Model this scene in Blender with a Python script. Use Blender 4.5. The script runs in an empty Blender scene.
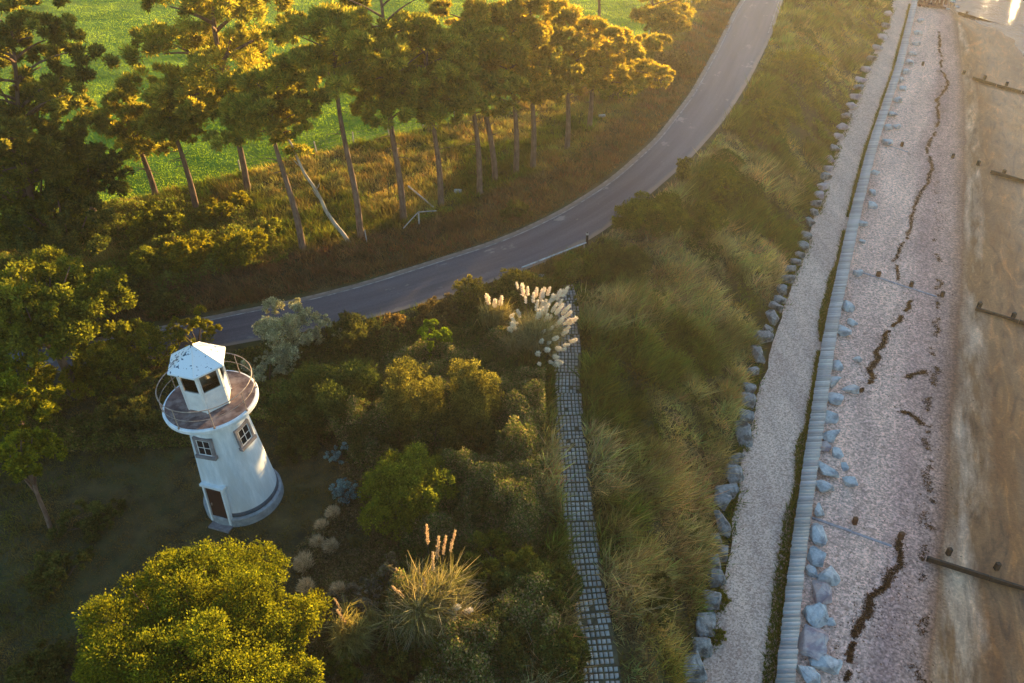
import bpy, math, random
import numpy as np
from mathutils import Matrix, Vector

# ------------------------------------------------------------------ camera, sky, sun, exposure
C = bpy.context.scene
COL = C.collection
CAM_H = 34.0
FPX = 796.0
PITCH = math.radians(37.5); ROLL = math.radians(2.4)
_up = np.array([0, math.sin(PITCH), math.cos(PITCH)]); _rt = np.array([1.0, 0, 0])
FWD = np.array([0, math.cos(PITCH), -math.sin(PITCH)])
RT = math.cos(ROLL) * _rt - math.sin(ROLL) * _up
UP = math.cos(ROLL) * _up + math.sin(ROLL) * _rt
cam = bpy.data.cameras.new("camera"); cam_o = bpy.data.objects.new("camera", cam); COL.objects.link(cam_o)
cam.sensor_width = 36; cam.lens = 36 * FPX / 1024
cam.clip_start = 0.5; cam.clip_end = 6000
M = Matrix(((RT[0], UP[0], -FWD[0], 0), (RT[1], UP[1], -FWD[1], 0), (RT[2], UP[2], -FWD[2], CAM_H), (0, 0, 0, 1)))
cam_o.matrix_world = M
C.camera = cam_o

SUN_EL = math.radians(4.2); SUN_AZ = math.radians(32.0)      # azimuth clockwise from +Y
w = bpy.data.worlds.new("World"); C.world = w; w.use_nodes = True
nt = w.node_tree; bg = nt.nodes['Background']
sky = nt.nodes.new('ShaderNodeTexSky'); sky.sky_type = 'NISHITA'; sky.sun_disc = False
sky.sun_elevation = SUN_EL; sky.sun_rotation = SUN_AZ; sky.air_density = 1.3; sky.dust_density = 0.6; sky.ozone_density = 3.0
nt.links.new(sky.outputs[0], bg.inputs[0]); bg.inputs[1].default_value = 0.15
sl = bpy.data.lights.new("sun", 'SUN'); sl.energy = 4.5; sl.angle = math.radians(0.6); sl.color = (1.0, 0.66, 0.27)
so = bpy.data.objects.new("sun", sl); COL.objects.link(so)
sd = Vector((math.sin(SUN_AZ) * math.cos(SUN_EL), math.cos(SUN_AZ) * math.cos(SUN_EL), math.sin(SUN_EL)))
so.rotation_euler = sd.to_track_quat('Z', 'Y').to_euler()
C.view_settings.view_transform = 'Standard'; C.view_settings.look = 'None'
C.view_settings.exposure = 2.45; C.view_settings.gamma = 1.0
C.view_settings.use_curve_mapping = False
C.render.engine = 'CYCLES'
HAZE = .00031
C.cycles.max_bounces = 6; C.cycles.diffuse_bounces = 3; C.cycles.transmission_bounces = 4; C.cycles.transparent_max_bounces = 6
C.cycles.volume_bounces = 0; C.cycles.caustics_reflective = False; C.cycles.caustics_refractive = False

# ------------------------------------------------------------------ small helpers
rng = np.random.default_rng(11)
CAMP = np.array([0, 0, CAM_H])

def ray(x, y):
    x = np.asarray(x, float); y = np.asarray(y, float)
    return FWD + RT * ((x - 512) / FPX)[..., None] + UP * ((341.5 - y) / FPX)[..., None]

def at_z(x, y, z):
    d = ray(x, y); t = (z - CAM_H) / d[..., 2]
    return CAMP + d * t[..., None]

def project(P):
    P = np.asarray(P, float) - CAMP
    z = P @ FWD
    return 512 + FPX * (P @ RT) / z, 341.5 - FPX * (P @ UP) / z

def smooth_line(P, n=240, passes=12):
    P = np.asarray(P, float)
    s = np.r_[0, np.cumsum(np.linalg.norm(np.diff(P[:, :2], axis=0), axis=1))]
    t = np.linspace(0, s[-1], n)
    Q = np.stack([np.interp(t, s, P[:, k]) for k in range(P.shape[1])], 1)
    for _ in range(passes):
        Q[1:-1] = (Q[:-2] + 2 * Q[1:-1] + Q[2:]) / 4
    return Q

def vnoise(x, y, seed=0):
    xi = np.floor(x).astype(np.int64); yi = np.floor(y).astype(np.int64)
    fx = x - xi; fy = y - yi; fx = fx * fx * (3 - 2 * fx); fy = fy * fy * (3 - 2 * fy)
    def hsh(a, b):
        n = (a * 374761393 + b * 668265263 + seed * 1442695041) & 0x7fffffff
        n = ((n ^ (n >> 13)) * 1274126177) & 0x7fffffff
        return ((n ^ (n >> 16)) & 0xffff) / 65535.0
    return (hsh(xi, yi) * (1 - fx) + hsh(xi + 1, yi) * fx) * (1 - fy) + (hsh(xi, yi + 1) * (1 - fx) + hsh(xi + 1, yi + 1) * fx) * fy

def fbm(x, y, scale=1.0, octs=4, seed=0):
    v = 0; a = 0.5; tot = 0
    for k in range(octs):
        v = v + a * vnoise(x / scale, y / scale, seed + k * 7); tot += a; a *= 0.5; scale /= 2.03
    return v / tot

def sstep(t):
    t = np.clip(t, 0, 1); return t * t * (3 - 2 * t)

def dist_line(x, y, L):
    x = np.asarray(x, float); y = np.asarray(y, float)
    out = np.full(x.shape, 1e9)
    for a, b in zip(L[:-1], L[1:]):
        d = b[:2] - a[:2]; l2 = d @ d + 1e-9
        t = np.clip(((x - a[0]) * d[0] + (y - a[1]) * d[1]) / l2, 0, 1)
        out = np.minimum(out, np.hypot(x - a[0] - t * d[0], y - a[1] - t * d[1]))
    return out

def in_poly(x, y, P):
    inside = np.zeros(np.shape(x), bool); n = len(P)
    for i in range(n):
        x1, y1 = P[i][:2]; x2, y2 = P[(i + 1) % n][:2]
        if y1 == y2: continue
        c = ((y1 > y) != (y2 > y)) & (x < (x2 - x1) * (y - y1) / (y2 - y1) + x1)
        inside ^= c
    return inside

# ------------------------------------------------------------------ lie of the land: curves on the ground
ZP = 6.0      # plateau
def curve(px, z, n=240, passes=12):
    px = np.array(px, float)
    return smooth_line(at_z(px[:, 0], px[:, 1], z), n, passes)

CREST = curve([(668, 900), (645, 683), (630, 600), (612, 520), (600, 450), (596, 380), (604, 310), (628, 250), (665, 205), (710, 160), (755, 105), (790, 45), (808, 0), (822, -50), (838, -110)], ZP)
ROCKS = curve([(655, 900), (690, 683), (705, 620), (716, 570), (726, 500), (740, 440), (752, 370), (768, 325), (784, 282), (800, 250), (816, 205), (830, 160), (845, 120), (862, 75), (880, 38), (893, 0), (905, -50), (918, -110)], 1.1)
GRAVL = curve([(668, 900), (704, 683), (726, 600), (741, 518), (748, 450), (770, 375), (788, 304), (812, 237), (836, 140), (865, 70), (893, 0), (906, -50), (920, -110)], 1.02)
WALLL = curve([(752, 900), (775, 683), (788, 566), (805, 450), (823, 333), (848, 220), (868, 145), (895, 67), (912, 0), (921, -50), (930, -110)], 1.2)
WALLR = curve([(774, 900), (795, 683), (803.5, 566), (820.5, 450), (836.5, 333), (859.5, 220), (877.5, 145), (903, 67), (918, 0), (926, -50), (934, -110)], 1.2)
SHORE = curve([(1330, 900), (1260, 683), (1180, 400), (1100, 230), (1050, 120), (1024, 62), (1008, 36), (985, 26), (962, 16), (948, 2), (942, -50), (938, -110)], -0.9, 240, 4)
SANDB = curve([(905, 900), (930, 683), (938, 600), (949, 500), (951, 420), (956, 370), (963, 300), (965, 200), (966, 120), (962, 60), (956, 15), (950, -50), (945, -110)], 0.1)
ROADL = curve([(-330, 400), (-160, 372), (-60, 356), (60, 345), (150, 330), (230, 313), (300, 300), (365, 283), (430, 262), (500, 240), (560, 212), (610, 180), (655, 140), (690, 95), (715, 50), (735, 10), (742, 0), (760, -40), (785, -100)], ZP, 240, 6)
ROADR = curve([(-330, 432), (-160, 402), (-60, 386), (60, 374), (150, 360), (230, 346), (300, 333), (380, 317), (440, 300), (500, 280), (556, 258), (600, 235), (650, 195), (690, 160), (725, 120), (750, 80), (772, 35), (783, 0), (797, -40), (815, -100)], ZP, 240, 6)
FIELD = curve([(-200, 300), (-60, 238), (100, 205), (190, 184), (260, 168), (330, 150), (420, 130), (500, 108), (580, 78), (660, 35), (715, -20), (760, -110)], ZP + .6)
PATHC = curve([(606, 760), (602, 683), (596, 640), (587, 590), (581, 545), (577, 500), (572, 450), (567, 400), (568, 350), (566, 300), (563, 285)], ZP, 160, 3)
for L in (CREST, ROCKS, GRAVL, WALLL, WALLR, SHORE, SANDB):
    o = np.argsort(L[:, 1]); L[:] = L[o]

def xcurve(L, y):
    s0 = (L[4, 0] - L[0, 0]) / (L[4, 1] - L[0, 1] + 1e-9); s1 = (L[-1, 0] - L[-5, 0]) / (L[-1, 1] - L[-5, 1] + 1e-9)
    s1 = min(max(s1, -0.2), .6); s0 = min(max(s0, -.6), .6)
    v = np.interp(y, L[:, 1], L[:, 0])
    return v + np.where(y < L[0, 1], (y - L[0, 1]) * s0, 0) + np.where(y > L[-1, 1], (y - L[-1, 1]) * s1, 0)

TB = at_z(245, 497, ZP)            # foot of the tower
ROADC = (smooth_line(ROADL, 80, 2) + smooth_line(ROADR, 80, 2)) / 2

def beach_z(x, y, fine=True):
    xw = xcurve(WALLR, y); xs = xcurve(SHORE, y)
    xs = np.maximum(xs, xw + 6)
    t = (x - xw) / (xs - xw)
    z = 0.75 - 1.65 * t
    if fine:
        d = x - xw
        z = z + 0.10 * np.exp(-((t - .52) / .05) ** 2) + 0.10 * (fbm(x, y, 5, 3, 5) - .5)
        rip = fbm(d * 1.0 + .25 * y, y * .45, 1.5, 4, 9) - .5
        z = z + .30 * rip * sstep((t - .5) * 6)
    return z

def hgt(x, y):
    x = np.asarray(x, float); y = np.asarray(y, float)
    xe = xcurve(CREST, y); xr = np.maximum(xcurve(ROCKS, y), xe + 1.5); xw = xcurve(WALLR, y)
    t = (x - xe) / (xr - xe)
    s = sstep(t * .93)
    z = ZP - (ZP - 1.1) * np.clip(s / sstep(np.array(.93)), 0, 1)
    dr = dist_line(x, y, ROADC[::2])
    dp = dist_line(x, y, PATHC[::8])
    dt = np.hypot(x - TB[0], y - TB[1])
    flat = sstep((dr - 3.6) / 2.5) * sstep((dp - .9) / 1.2) * sstep((dt - 2.2) / 2)
    far = (x < np.interp(y, ROADL[::-1, 1], ROADL[::-1, 0])) if False else None
    n = fbm(x, y, 3.2, 4, 3) - .5
    nb = fbm(x, y, 9, 2, 21) - .5
    slope_m = sstep(t * 6) * sstep((1 - t) * 5)
    z = z + flat * np.where(t < 0, .22 * n + .35 * nb, 0) + slope_m * flat * (1.1 * n + .9 * nb)
    # bank on the field side of the road
    side = field_side(x, y)
    z = z + np.where(side, .55 * sstep((dr - 3.4) / 3.0), 0)
    z = np.where(t > 1, 1.0 - .0 * z, z)
    z = np.where(x > xw - .05, beach_z(x, y, False), z)
    return z

_fs = None
def field_side(x, y):
    P = [tuple(p[:2]) for p in ROADC] + [(ROADC[-1][0] + 60, 900), (-900, 900), (-900, ROADC[0][1])]
    return in_poly(x, y, P)

def ground(px, py, dz=0.0):
    """points where the pixels' rays meet the surface lifted by dz"""
    px = np.atleast_1d(np.asarray(px, float)); py = np.atleast_1d(np.asarray(py, float)); dz = np.broadcast_to(dz, px.shape)
    d = ray(px, py)
    zs = np.linspace(14, -1.6, 105)
    hit = np.full(px.shape, np.nan); prev = None
    for z in zs:
        t = (z - CAM_H) / d[:, 2]
        P = CAMP + d * t[:, None]
        g = P[:, 2] - hgt(P[:, 0], P[:, 1]) - dz
        if prev is not None:
            m = np.isnan(hit) & (g <= 0)
            hit[m] = (pt + (t - pt) * prev / np.maximum(prev - g, 1e-6))[m]
        prev = g; pt = t
    hit = np.where(np.isnan(hit), pt, hit)
    P = CAMP + d * hit[:, None]
    P[:, 2] = hgt(P[:, 0], P[:, 1])
    return P

def zone(px): 
    a = np.array(px, float); P = ground(a[:, 0], a[:, 1]); return [tuple(p[:2]) for p in P]

# ------------------------------------------------------------------ materials
def rgb(h):   # '#rrggbb' -> linear
    v = [int(h[i:i + 2], 16) / 255 for i in (1, 3, 5)]
    return tuple(c / 12.92 if c <= .04045 else ((c + .055) / 1.055) ** 2.4 for c in v)

def newmat(name):
    m = bpy.data.materials.new(name); m.use_nodes = True
    n = m.node_tree.nodes; l = m.node_tree.links
    return m, n, l, n['Principled BSDF']

def ramp(n, stops):
    r = n.new('ShaderNodeValToRGB'); e = r.color_ramp.elements
    while len(e) < len(stops): e.new(0.5)
    for i, (p, c) in enumerate(stops):
        e[i].position = p; e[i].color = (*c, 1)
    return r

def noise(n, l, scale, detail=6, rough=.6, vec=None, dist=0):
    t = n.new('ShaderNodeTexNoise'); t.inputs['Scale'].default_value = scale; t.inputs['Detail'].default_value = detail
    t.inputs['Roughness'].default_value = rough; t.inputs['Distortion'].default_value = dist
    if vec is not None: l.new(vec, t.inputs['Vector'])
    return t

def geo_pos(n):
    return n.new('ShaderNodeNewGeometry').outputs['Position']

def mapping(n, l, vec, scale=(1, 1, 1), rot=(0, 0, 0)):
    m = n.new('ShaderNodeMapping'); m.inputs['Scale'].default_value = scale; m.inputs['Rotation'].default_value = rot
    l.new(vec, m.inputs['Vector']); return m.outputs[0]

def mixc(n, l, fac, a, b, mode='MIX'):
    m = n.new('ShaderNodeMix'); m.data_type = 'RGBA'; m.blend_type = mode
    for v, s in ((fac, m.inputs[0]), (a, m.inputs[6]), (b, m.inputs[7])):
        if isinstance(v, (int, float)): s.default_value = v
        elif isinstance(v, tuple): s.default_value = (*v, 1)
        else: l.new(v, s)
    return m.outputs[2]

def bump(n, l, h, bs, strength=.5, dist=.05):
    b = n.new('ShaderNodeBump'); b.inputs['Strength'].default_value = strength; b.inputs['Distance'].default_value = dist
    l.new(h, b.inputs['Height']); l.new(b.outputs[0], bs.inputs['Normal'])

def mat_noise(name, c1, c2, scale=3, rough=.85, bumps=.4, bdist=.03, c3=None, s3=.4, stretch=(1, 1, 1), lo=.35, hi=.65, spec=.3):
    m, n, l, b = newmat(name)
    tc = n.new('ShaderNodeTexCoord').outputs['Object']
    v = mapping(n, l, tc, stretch)
    t = noise(n, l, scale, 8, .65, v)
    r = ramp(n, [(lo, c1), (hi, c2)]); l.new(t.outputs[0], r.inputs[0]); col = r.outputs[0]
    if c3:
        t2 = noise(n, l, s3, 5, .6, v); r2 = ramp(n, [(.48, (0, 0, 0)), (.62, (1, 1, 1))]); l.new(t2.outputs[0], r2.inputs[0])
        col = mixc(n, l, r2.outputs[0], col, c3)
    l.new(col, b.inputs['Base Color']); b.inputs['Roughness'].default_value = rough
    b.inputs['Specular IOR Level'].default_value = spec
    if bumps: bump(n, l, t.outputs[0], b, bumps, bdist)
    return m

def leaf_mat(name, trans=.45, tcol=1.6, warm=(1.0, 1.0, .55)):
    """thin leaves: diffuse reflection plus light passing through; colour from each leaf's own tint"""
    m = bpy.data.materials.new(name); m.use_nodes = True; n = m.node_tree.nodes; l = m.node_tree.links
    n.remove(n['Principled BSDF']); out = n['Material Output']
    a = n.new('ShaderNodeAttribute'); a.attribute_name = 'tint'
    tn = noise(n, l, .35, 3, .5, geo_pos(n))
    r = ramp(n, [(.3, (.72, .78, .8)), (.7, (1.22, 1.14, 1.0))]); l.new(tn.outputs[0], r.inputs[0])
    base = mixc(n, l, 1.0, a.outputs['Color'], r.outputs[0], 'MULTIPLY')
    d = n.new('ShaderNodeBsdfDiffuse'); l.new(base, d.inputs[0])
    tr = n.new('ShaderNodeBsdfTranslucent')
    tcn = mixc(n, l, 1.0, base, (tcol * warm[0], tcol * warm[1], tcol * warm[2]), 'MULTIPLY'); l.new(tcn, tr.inputs[0])
    mx = n.new('ShaderNodeMixShader'); mx.inputs[0].default_value = trans
    l.new(d.outputs[0], mx.inputs[1]); l.new(tr.outputs[0], mx.inputs[2]); l.new(mx.outputs[0], out.inputs[0])
    return m

MT = {}
MT['leaf'] = leaf_mat('leaf')
MT['needle'] = leaf_mat('needle', .5, 1.7, (1.05, .95, .5))
MT['grass'] = leaf_mat('grass_blade', .45, 1.6, (1.1, 1.0, .5))
MT['fieldgrass'] = leaf_mat('field_blade', .55, 1.9, (1, 1.05, .35))
MT['plume'] = leaf_mat('plume', .5, 1.25, (1, .95, .85))
MT['bark'] = mat_noise('pine_bark', rgb('#5c4438'), rgb('#8a7060'), 6, .95, .9, .06, stretch=(1, 1, .25))
MT['barkpale'] = mat_noise('pale_bark', rgb('#8f8070'), rgb('#c4b8a6'), 6, .9, .8, .04, stretch=(1, 1, .2))
MT['twig'] = mat_noise('twig_bark', rgb('#4a3a2e'), rgb('#6e5c4a'), 8, .9, .5, .02)

# ------------------------------------------------------------------ mesh makers
def link(name, me, mat, parent=None, loc=None):
    o = bpy.data.objects.new(name, me); COL.objects.link(o)
    if mat is not None:
        me.materials.append(MT[mat] if isinstance(mat, str) else mat)
    if parent is not None: o.parent = parent
    if loc is not None: o.location = loc
    return o

def np_mesh(name, V, F, tint=None, smooth=False):
    """F: (m,k) array of one polygon size"""
    me = bpy.data.meshes.new(name)
    V = np.asarray(V, np.float32); F = np.asarray(F, np.int32); m, k = F.shape
    me.vertices.add(len(V)); me.vertices.foreach_set('co', V.ravel())
    me.loops.add(m * k); me.loops.foreach_set('vertex_index', F.ravel())
    me.polygons.add(m); me.polygons.foreach_set('loop_start', np.arange(0, m * k, k, dtype=np.int32))
    if smooth: me.polygons.foreach_set('use_smooth', np.ones(m, bool))
    me.update(calc_edges=True)
    if tint is not None:
        a = me.attributes.new('tint', 'FLOAT_COLOR', 'POINT')
        a.data.foreach_set('color', np.c_[tint, np.ones(len(tint))].astype(np.float32).ravel())
    return me

class MB:
    """collects shapes into one mesh"""
    def __init__(s): s.v = []; s.f = []; s.n = 0
    def add(s, V, F):
        s.v += [tuple(map(float, p)) for p in V]; s.f += [tuple(int(i) + s.n for i in f) for f in F]; s.n += len(V)
    def box(s, c, d, R=None, taper=1.0):
        x, y, z = np.array(d) / 2
        P = np.array([(sx * x * (taper if sz > 0 else 1), sy * y * (taper if sz > 0 else 1), sz * z) for sz in (-1, 1) for sx, sy in ((-1, -1), (1, -1), (1, 1), (-1, 1))])
        if R is not None: P = P @ np.array(R).T
        s.add(P + np.array(c), [(3, 2, 1, 0), (4, 5, 6, 7), (0, 1, 5, 4), (1, 2, 6, 5), (2, 3, 7, 6), (3, 0, 4, 7)])
    def tube(s, pts, rad, k=8, caps=True):
        pts = np.array(pts, float); rad = np.broadcast_to(rad, len(pts)); rings = []
        for i, p in enumerate(pts):
            t = pts[min(i + 1, len(pts) - 1)] - pts[max(i - 1, 0)]; t /= np.linalg.norm(t) + 1e-9
            a = np.cross(t, (0, 0, 1) if abs(t[2]) < .9 else (1, 0, 0)); a /= np.linalg.norm(a); b = np.cross(t, a)
            rings.append([p + rad[i] * (math.cos(q) * a + math.sin(q) * b) for q in np.linspace(0, 2 * math.pi, k, endpoint=False)])
        V = [q for r in rings for q in r]; F = []
        for i in range(len(pts) - 1):
            for j in range(k):
                F.append((i * k + j, i * k + (j + 1) % k, (i + 1) * k + (j + 1) % k, (i + 1) * k + j))
        if caps: F.append(tuple(range(k))[::-1]); F.append(tuple((len(pts) - 1) * k + j for j in range(k)))
        s.add(V, F)
    def lathe(s, prof, k=48, c=(0, 0, 0), a0=0, closed=False):
        V = []; F = []; m = len(prof)
        for r, z in prof:
            for q in range(k):
                a = a0 + 2 * math.pi * q / k; V.append((c[0] + r * math.cos(a), c[1] + r * math.sin(a), c[2] + z))
        for i in range(m if closed else m - 1):
            i2 = (i + 1) % m
            for q in range(k): F.append((i * k + q, i * k + (q + 1) % k, i2 * k + (q + 1) % k, i2 * k + q))
        s.add(V, F)
    def mesh(s, name, smooth=False):
        me = bpy.data.meshes.new(name); me.from_pydata(s.v, [], s.f)
        if smooth: me.polygons.foreach_set('use_smooth', [True] * len(me.polygons))
        me.update(); return me
    def build(s, name, mat, parent=None, smooth=False, loc=None):
        return link(name, s.mesh(name, smooth), mat, parent, loc)

def props(o, label=None, cat=None, group=None, kind=None):
    if label:
        n = len(label.split()); assert 4 <= n <= 16, (n, label); o['label'] = label
    if cat: o['category'] = cat
    if group: o['group'] = group
    if kind: o['kind'] = kind
    return o

def thing(name, loc, label, cat, group=None, rz=0):
    o = bpy.data.objects.new(name, None); COL.objects.link(o); o.location = tuple(map(float, loc)); o.rotation_euler = (0, 0, rz)
    o.empty_display_size = .3
    return props(o, label, cat, group)

def bevel(o, wd=.02, seg=2):
    m = o.modifiers.new('bevel', 'BEVEL'); m.width = wd; m.segments = seg; m.limit_method = 'ANGLE'; m.angle_limit = math.radians(35); return o

# --- leaves: diamond quads with random facing
def unit(n, r):
    v = r.normal(size=(n, 3)); return v / np.linalg.norm(v, axis=1)[:, None]

def leaf_quads(P, size, col, r, aspect=.6, dirs=None, jitter=.25):
    n = len(P)
    d = unit(n, r) if dirs is None else dirs + r.normal(size=(n, 3)) * jitter
    d /= np.linalg.norm(d, axis=1)[:, None]
    s = np.cross(d, unit(n, r)); s /= np.linalg.norm(s, axis=1)[:, None] + 1e-6
    L = (np.broadcast_to(size, n) * r.uniform(.7, 1.3, n))[:, None]
    V = np.stack([P, P + d * L * .5 + s * L * aspect * .5, P + d * L, P + d * L * .5 - s * L * aspect * .5], 1).reshape(-1, 3)
    F = np.arange(4 * n).reshape(n, 4)
    return V, F, np.repeat(col, 4, axis=0)

def tints(n, cols, r, spread=.18):
    cols = np.array(cols); i = r.integers(0, len(cols), n)
    return cols[i] * (1 + r.normal(size=(n, 1)) * spread).clip(.4, 1.7)

def clump_points(lobes, nclump, nleaf, r, rc=.22, zlow=-.5, squash=1.0):
    """leaves gathered in clumps over the outer shell of each lobe; returns points, outward dirs, clump id"""
    L = np.array(lobes, float); wgt = (L[:, 3] * L[:, 4] + L[:, 5] * (L[:, 3] + L[:, 4])); wgt /= wgt.sum()
    idx = r.choice(len(L), nclump, p=wgt); u = unit(nclump, r)
    u[:, 2] = np.where(u[:, 2] < zlow, -u[:, 2], u[:, 2])
    rr = r.uniform(.72, 1.03, nclump)[:, None]
    cen = L[idx, :3] + u * L[idx, 3:6] * rr
    crad = (L[idx, 3:6].mean(1) * rc * r.uniform(.6, 1.5, nclump))
    ci = r.integers(0, nclump, nleaf)
    v = unit(nleaf, r) * (r.uniform(0, 1, nleaf) ** .45)[:, None]; v[:, 2] *= squash
    P = cen[ci] + v * crad[ci][:, None]
    D = u[ci] * .8 + v + np.array([0, 0, .35])
    return P, D, ci

# ------------------------------------------------------------------ ground, field, beach sheets
def grid_object(xs, ys, hf, keep, name, mat, uvf=None):
    X, Y = np.meshgrid(xs, ys); Z = hf(X, Y)
    V = np.stack([X, Y, Z], -1).reshape(-1, 3); nx, ny = len(xs), len(ys)
    I = np.arange(nx * ny).reshape(ny, nx)
    F = np.stack([I[:-1, :-1], I[:-1, 1:], I[1:, 1:], I[1:, :-1]], -1).reshape(-1, 4)
    cx = V[F].mean(1); k = keep(cx[:, 0], cx[:, 1]); F = F[k]
    used = np.unique(F); rem = np.full(len(V), -1); rem[used] = np.arange(len(used))
    V2 = V[used]; me = np_mesh(name, V2, rem[F], None, True)
    if uvf is not None:
        for an, arr in uvf(V2[:, 0], V2[:, 1]).items():
            a = me.attributes.new(an, 'FLOAT', 'POINT'); a.data.foreach_set('value', arr.astype(np.float32))
    return link(name, me, mat)

MT['soil'] = mat_noise('soil', rgb('#2e2a16'), rgb('#5a4c2c'), 1.2, 1, .6, .08, c3=rgb('#3e4220'), s3=.25)
MT['field'] = mat_noise('field_turf', rgb('#4c6a10'), rgb('#6c8a18'), .5, 1, .6, .1, c3=rgb('#4c7a12'), s3=.06)
MT['gravel'] = mat_noise('gravel', rgb('#9a8576'), rgb('#d6c2ae'), 9, .95, .6, .03, c3=rgb('#bda692'), s3=.5)

def beach_attr(x, y):
    xw = xcurve(WALLR, y); xs = np.maximum(xcurve(SHORE, y), xw + 6)
    xb = np.clip(xcurve(SANDB, y), xw + 1, xs - 1); d = x - xw; db = xb - xw
    return {'across': np.where(d < db, .56 * d / db, .56 + .44 * (d - db) / (xs - xb)) - .035, 'dist': d}

def beach_mat():
    m, n, l, b = newmat('beach_shingle_and_sand')
    pos = geo_pos(n)
    at = n.new('ShaderNodeAttribute'); at.attribute_name = 'across'; ac = at.outputs['Fac']
    ds = n.new('ShaderNodeAttribute'); ds.attribute_name = 'dist'
    sp_ = n.new('ShaderNodeSeparateXYZ'); l.new(pos, sp_.inputs[0]); cb_ = n.new('ShaderNodeCombineXYZ'); l.new(ds.outputs['Fac'], cb_.inputs[0]); l.new(sp_.outputs[1], cb_.inputs[1]); shore_v = cb_.outputs[0]
    wob = noise(n, l, .8, 6, .7, mapping(n, l, shore_v, (1, .35, 1)))
    mad = n.new('ShaderNodeMath'); mad.operation = 'MULTIPLY_ADD'; l.new(wob.outputs[0], mad.inputs[0]); mad.inputs[1].default_value = .07; l.new(ac, mad.inputs[2])
    # bands from the wall to the water: shingle, tideline shingle, pale strip, brown wet sand
    r = ramp(n, [(.02, rgb('#deb4a0')), (.24, rgb('#dab09c')), (.36, rgb('#be9486')), (.49, rgb('#b88e7c')), (.555, rgb('#946448')), (.58, rgb('#d6ac8c')), (.605, rgb('#d0a484')), (.635, rgb('#945a2c')), (.80, rgb('#a46a34')), (.93, rgb('#8a582c'))])
    l.new(mad.outputs[0], r.inputs[0])
    # the pale strip comes and goes along the shore, wet sand between
    bn = noise(n, l, .5, 5, .65, mapping(n, l, shore_v, (1, .22, 1))); br = ramp(n, [(.40, (0, 0, 0)), (.56, (1, 1, 1))]); l.new(bn.outputs[0], br.inputs[0])
    zmask = n.new('ShaderNodeMapRange'); zmask.inputs[1].default_value = .545; zmask.inputs[2].default_value = .575; l.new(mad.outputs[0], zmask.inputs[0])
    zm2 = n.new('ShaderNodeMath'); zm2.operation = 'MULTIPLY'; l.new(zmask.outputs[0], zm2.inputs[0]); l.new(br.outputs[0], zm2.inputs[1])
    bandcol = mixc(n, l, zm2.outputs[0], r.outputs[0], rgb('#94643e'))
    # pebbles
    vo = n.new('ShaderNodeTexVoronoi'); vo.inputs['Scale'].default_value = 11; l.new(pos, vo.inputs['Vector'])
    pv = noise(n, l, 5, 4, .8, pos); pr = ramp(n, [(.3, (.42, .38, .40)), (.5, (1, 1, 1)), (.7, (1.5, 1.45, 1.4))]); l.new(pv.outputs[0], pr.inputs[0])
    hs = n.new('ShaderNodeSeparateColor'); l.new(vo.outputs['Color'], hs.inputs[0])
    vr = ramp(n, [(0, (.50, .45, .46)), (.5, (.98, .96, .95)), (.96, (1.45, 1.45, 1.5))]); l.new(hs.outputs[0], vr.inputs[0])
    peb = mixc(n, l, 1.0, pr.outputs[0], vr.outputs[0], 'MULTIPLY')
    wet = n.new('ShaderNodeMapRange'); wet.inputs[1].default_value = .54; wet.inputs[2].default_value = .60; l.new(mad.outputs[0], wet.inputs[0])
    pebf = n.new('ShaderNodeMapRange'); pebf.inputs[1].default_value = .53; pebf.inputs[2].default_value = .58; pebf.inputs[3].default_value = .85; pebf.inputs[4].default_value = .28; l.new(mad.outputs[0], pebf.inputs[0])
    col = mixc(n, l, pebf.outputs[0], bandcol, mixc(n, l, 1.0, bandcol, peb, 'MULTIPLY'))
    # drier and damper patches
    lg = noise(n, l, .3, 6, .65, mapping(n, l, shore_v, (1, .3, 1))); lr = ramp(n, [(.35, (.72, .70, .72)), (.65, (1.22, 1.2, 1.14))]); l.new(lg.outputs[0], lr.inputs[0])
    col = mixc(n, l, 1.0, col, lr.outputs[0], 'MULTIPLY')
    # long streaks in the sand
    stn = noise(n, l, .9, 7, .65, mapping(n, l, shore_v, (1, .3, 1)), 1.5); sr = ramp(n, [(.34, (.55, .52, .50)), (.46, (.95, .93, .9)), (.54, (1, 1, 1)), (.64, (1.5, 1.45, 1.35))]); l.new(stn.outputs[0], sr.inputs[0])
    col = mixc(n, l, wet.outputs[0], col, mixc(n, l, 1.0, col, sr.outputs[0], 'MULTIPLY'))
    l.new(col, b.inputs['Base Color'])
    rr = n.new('ShaderNodeMapRange'); rr.inputs[1].default_value = .6; rr.inputs[2].default_value = .75; rr.inputs[3].default_value = .9; rr.inputs[4].default_value = .55; l.new(mad.outputs[0], rr.inputs[0])
    l.new(rr.outputs[0], b.inputs['Roughness'])
    hh = n.new('ShaderNodeMath'); hh.operation = 'MULTIPLY_ADD'; l.new(vo.outputs['Distance'], hh.inputs[0]); hh.inputs[1].default_value = -.6; l.new(pv.outputs[0], hh.inputs[2])
    bump(n, l, hh.outputs[0], b, .4, .03)
    return m
MT['beach'] = beach_mat()

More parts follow.
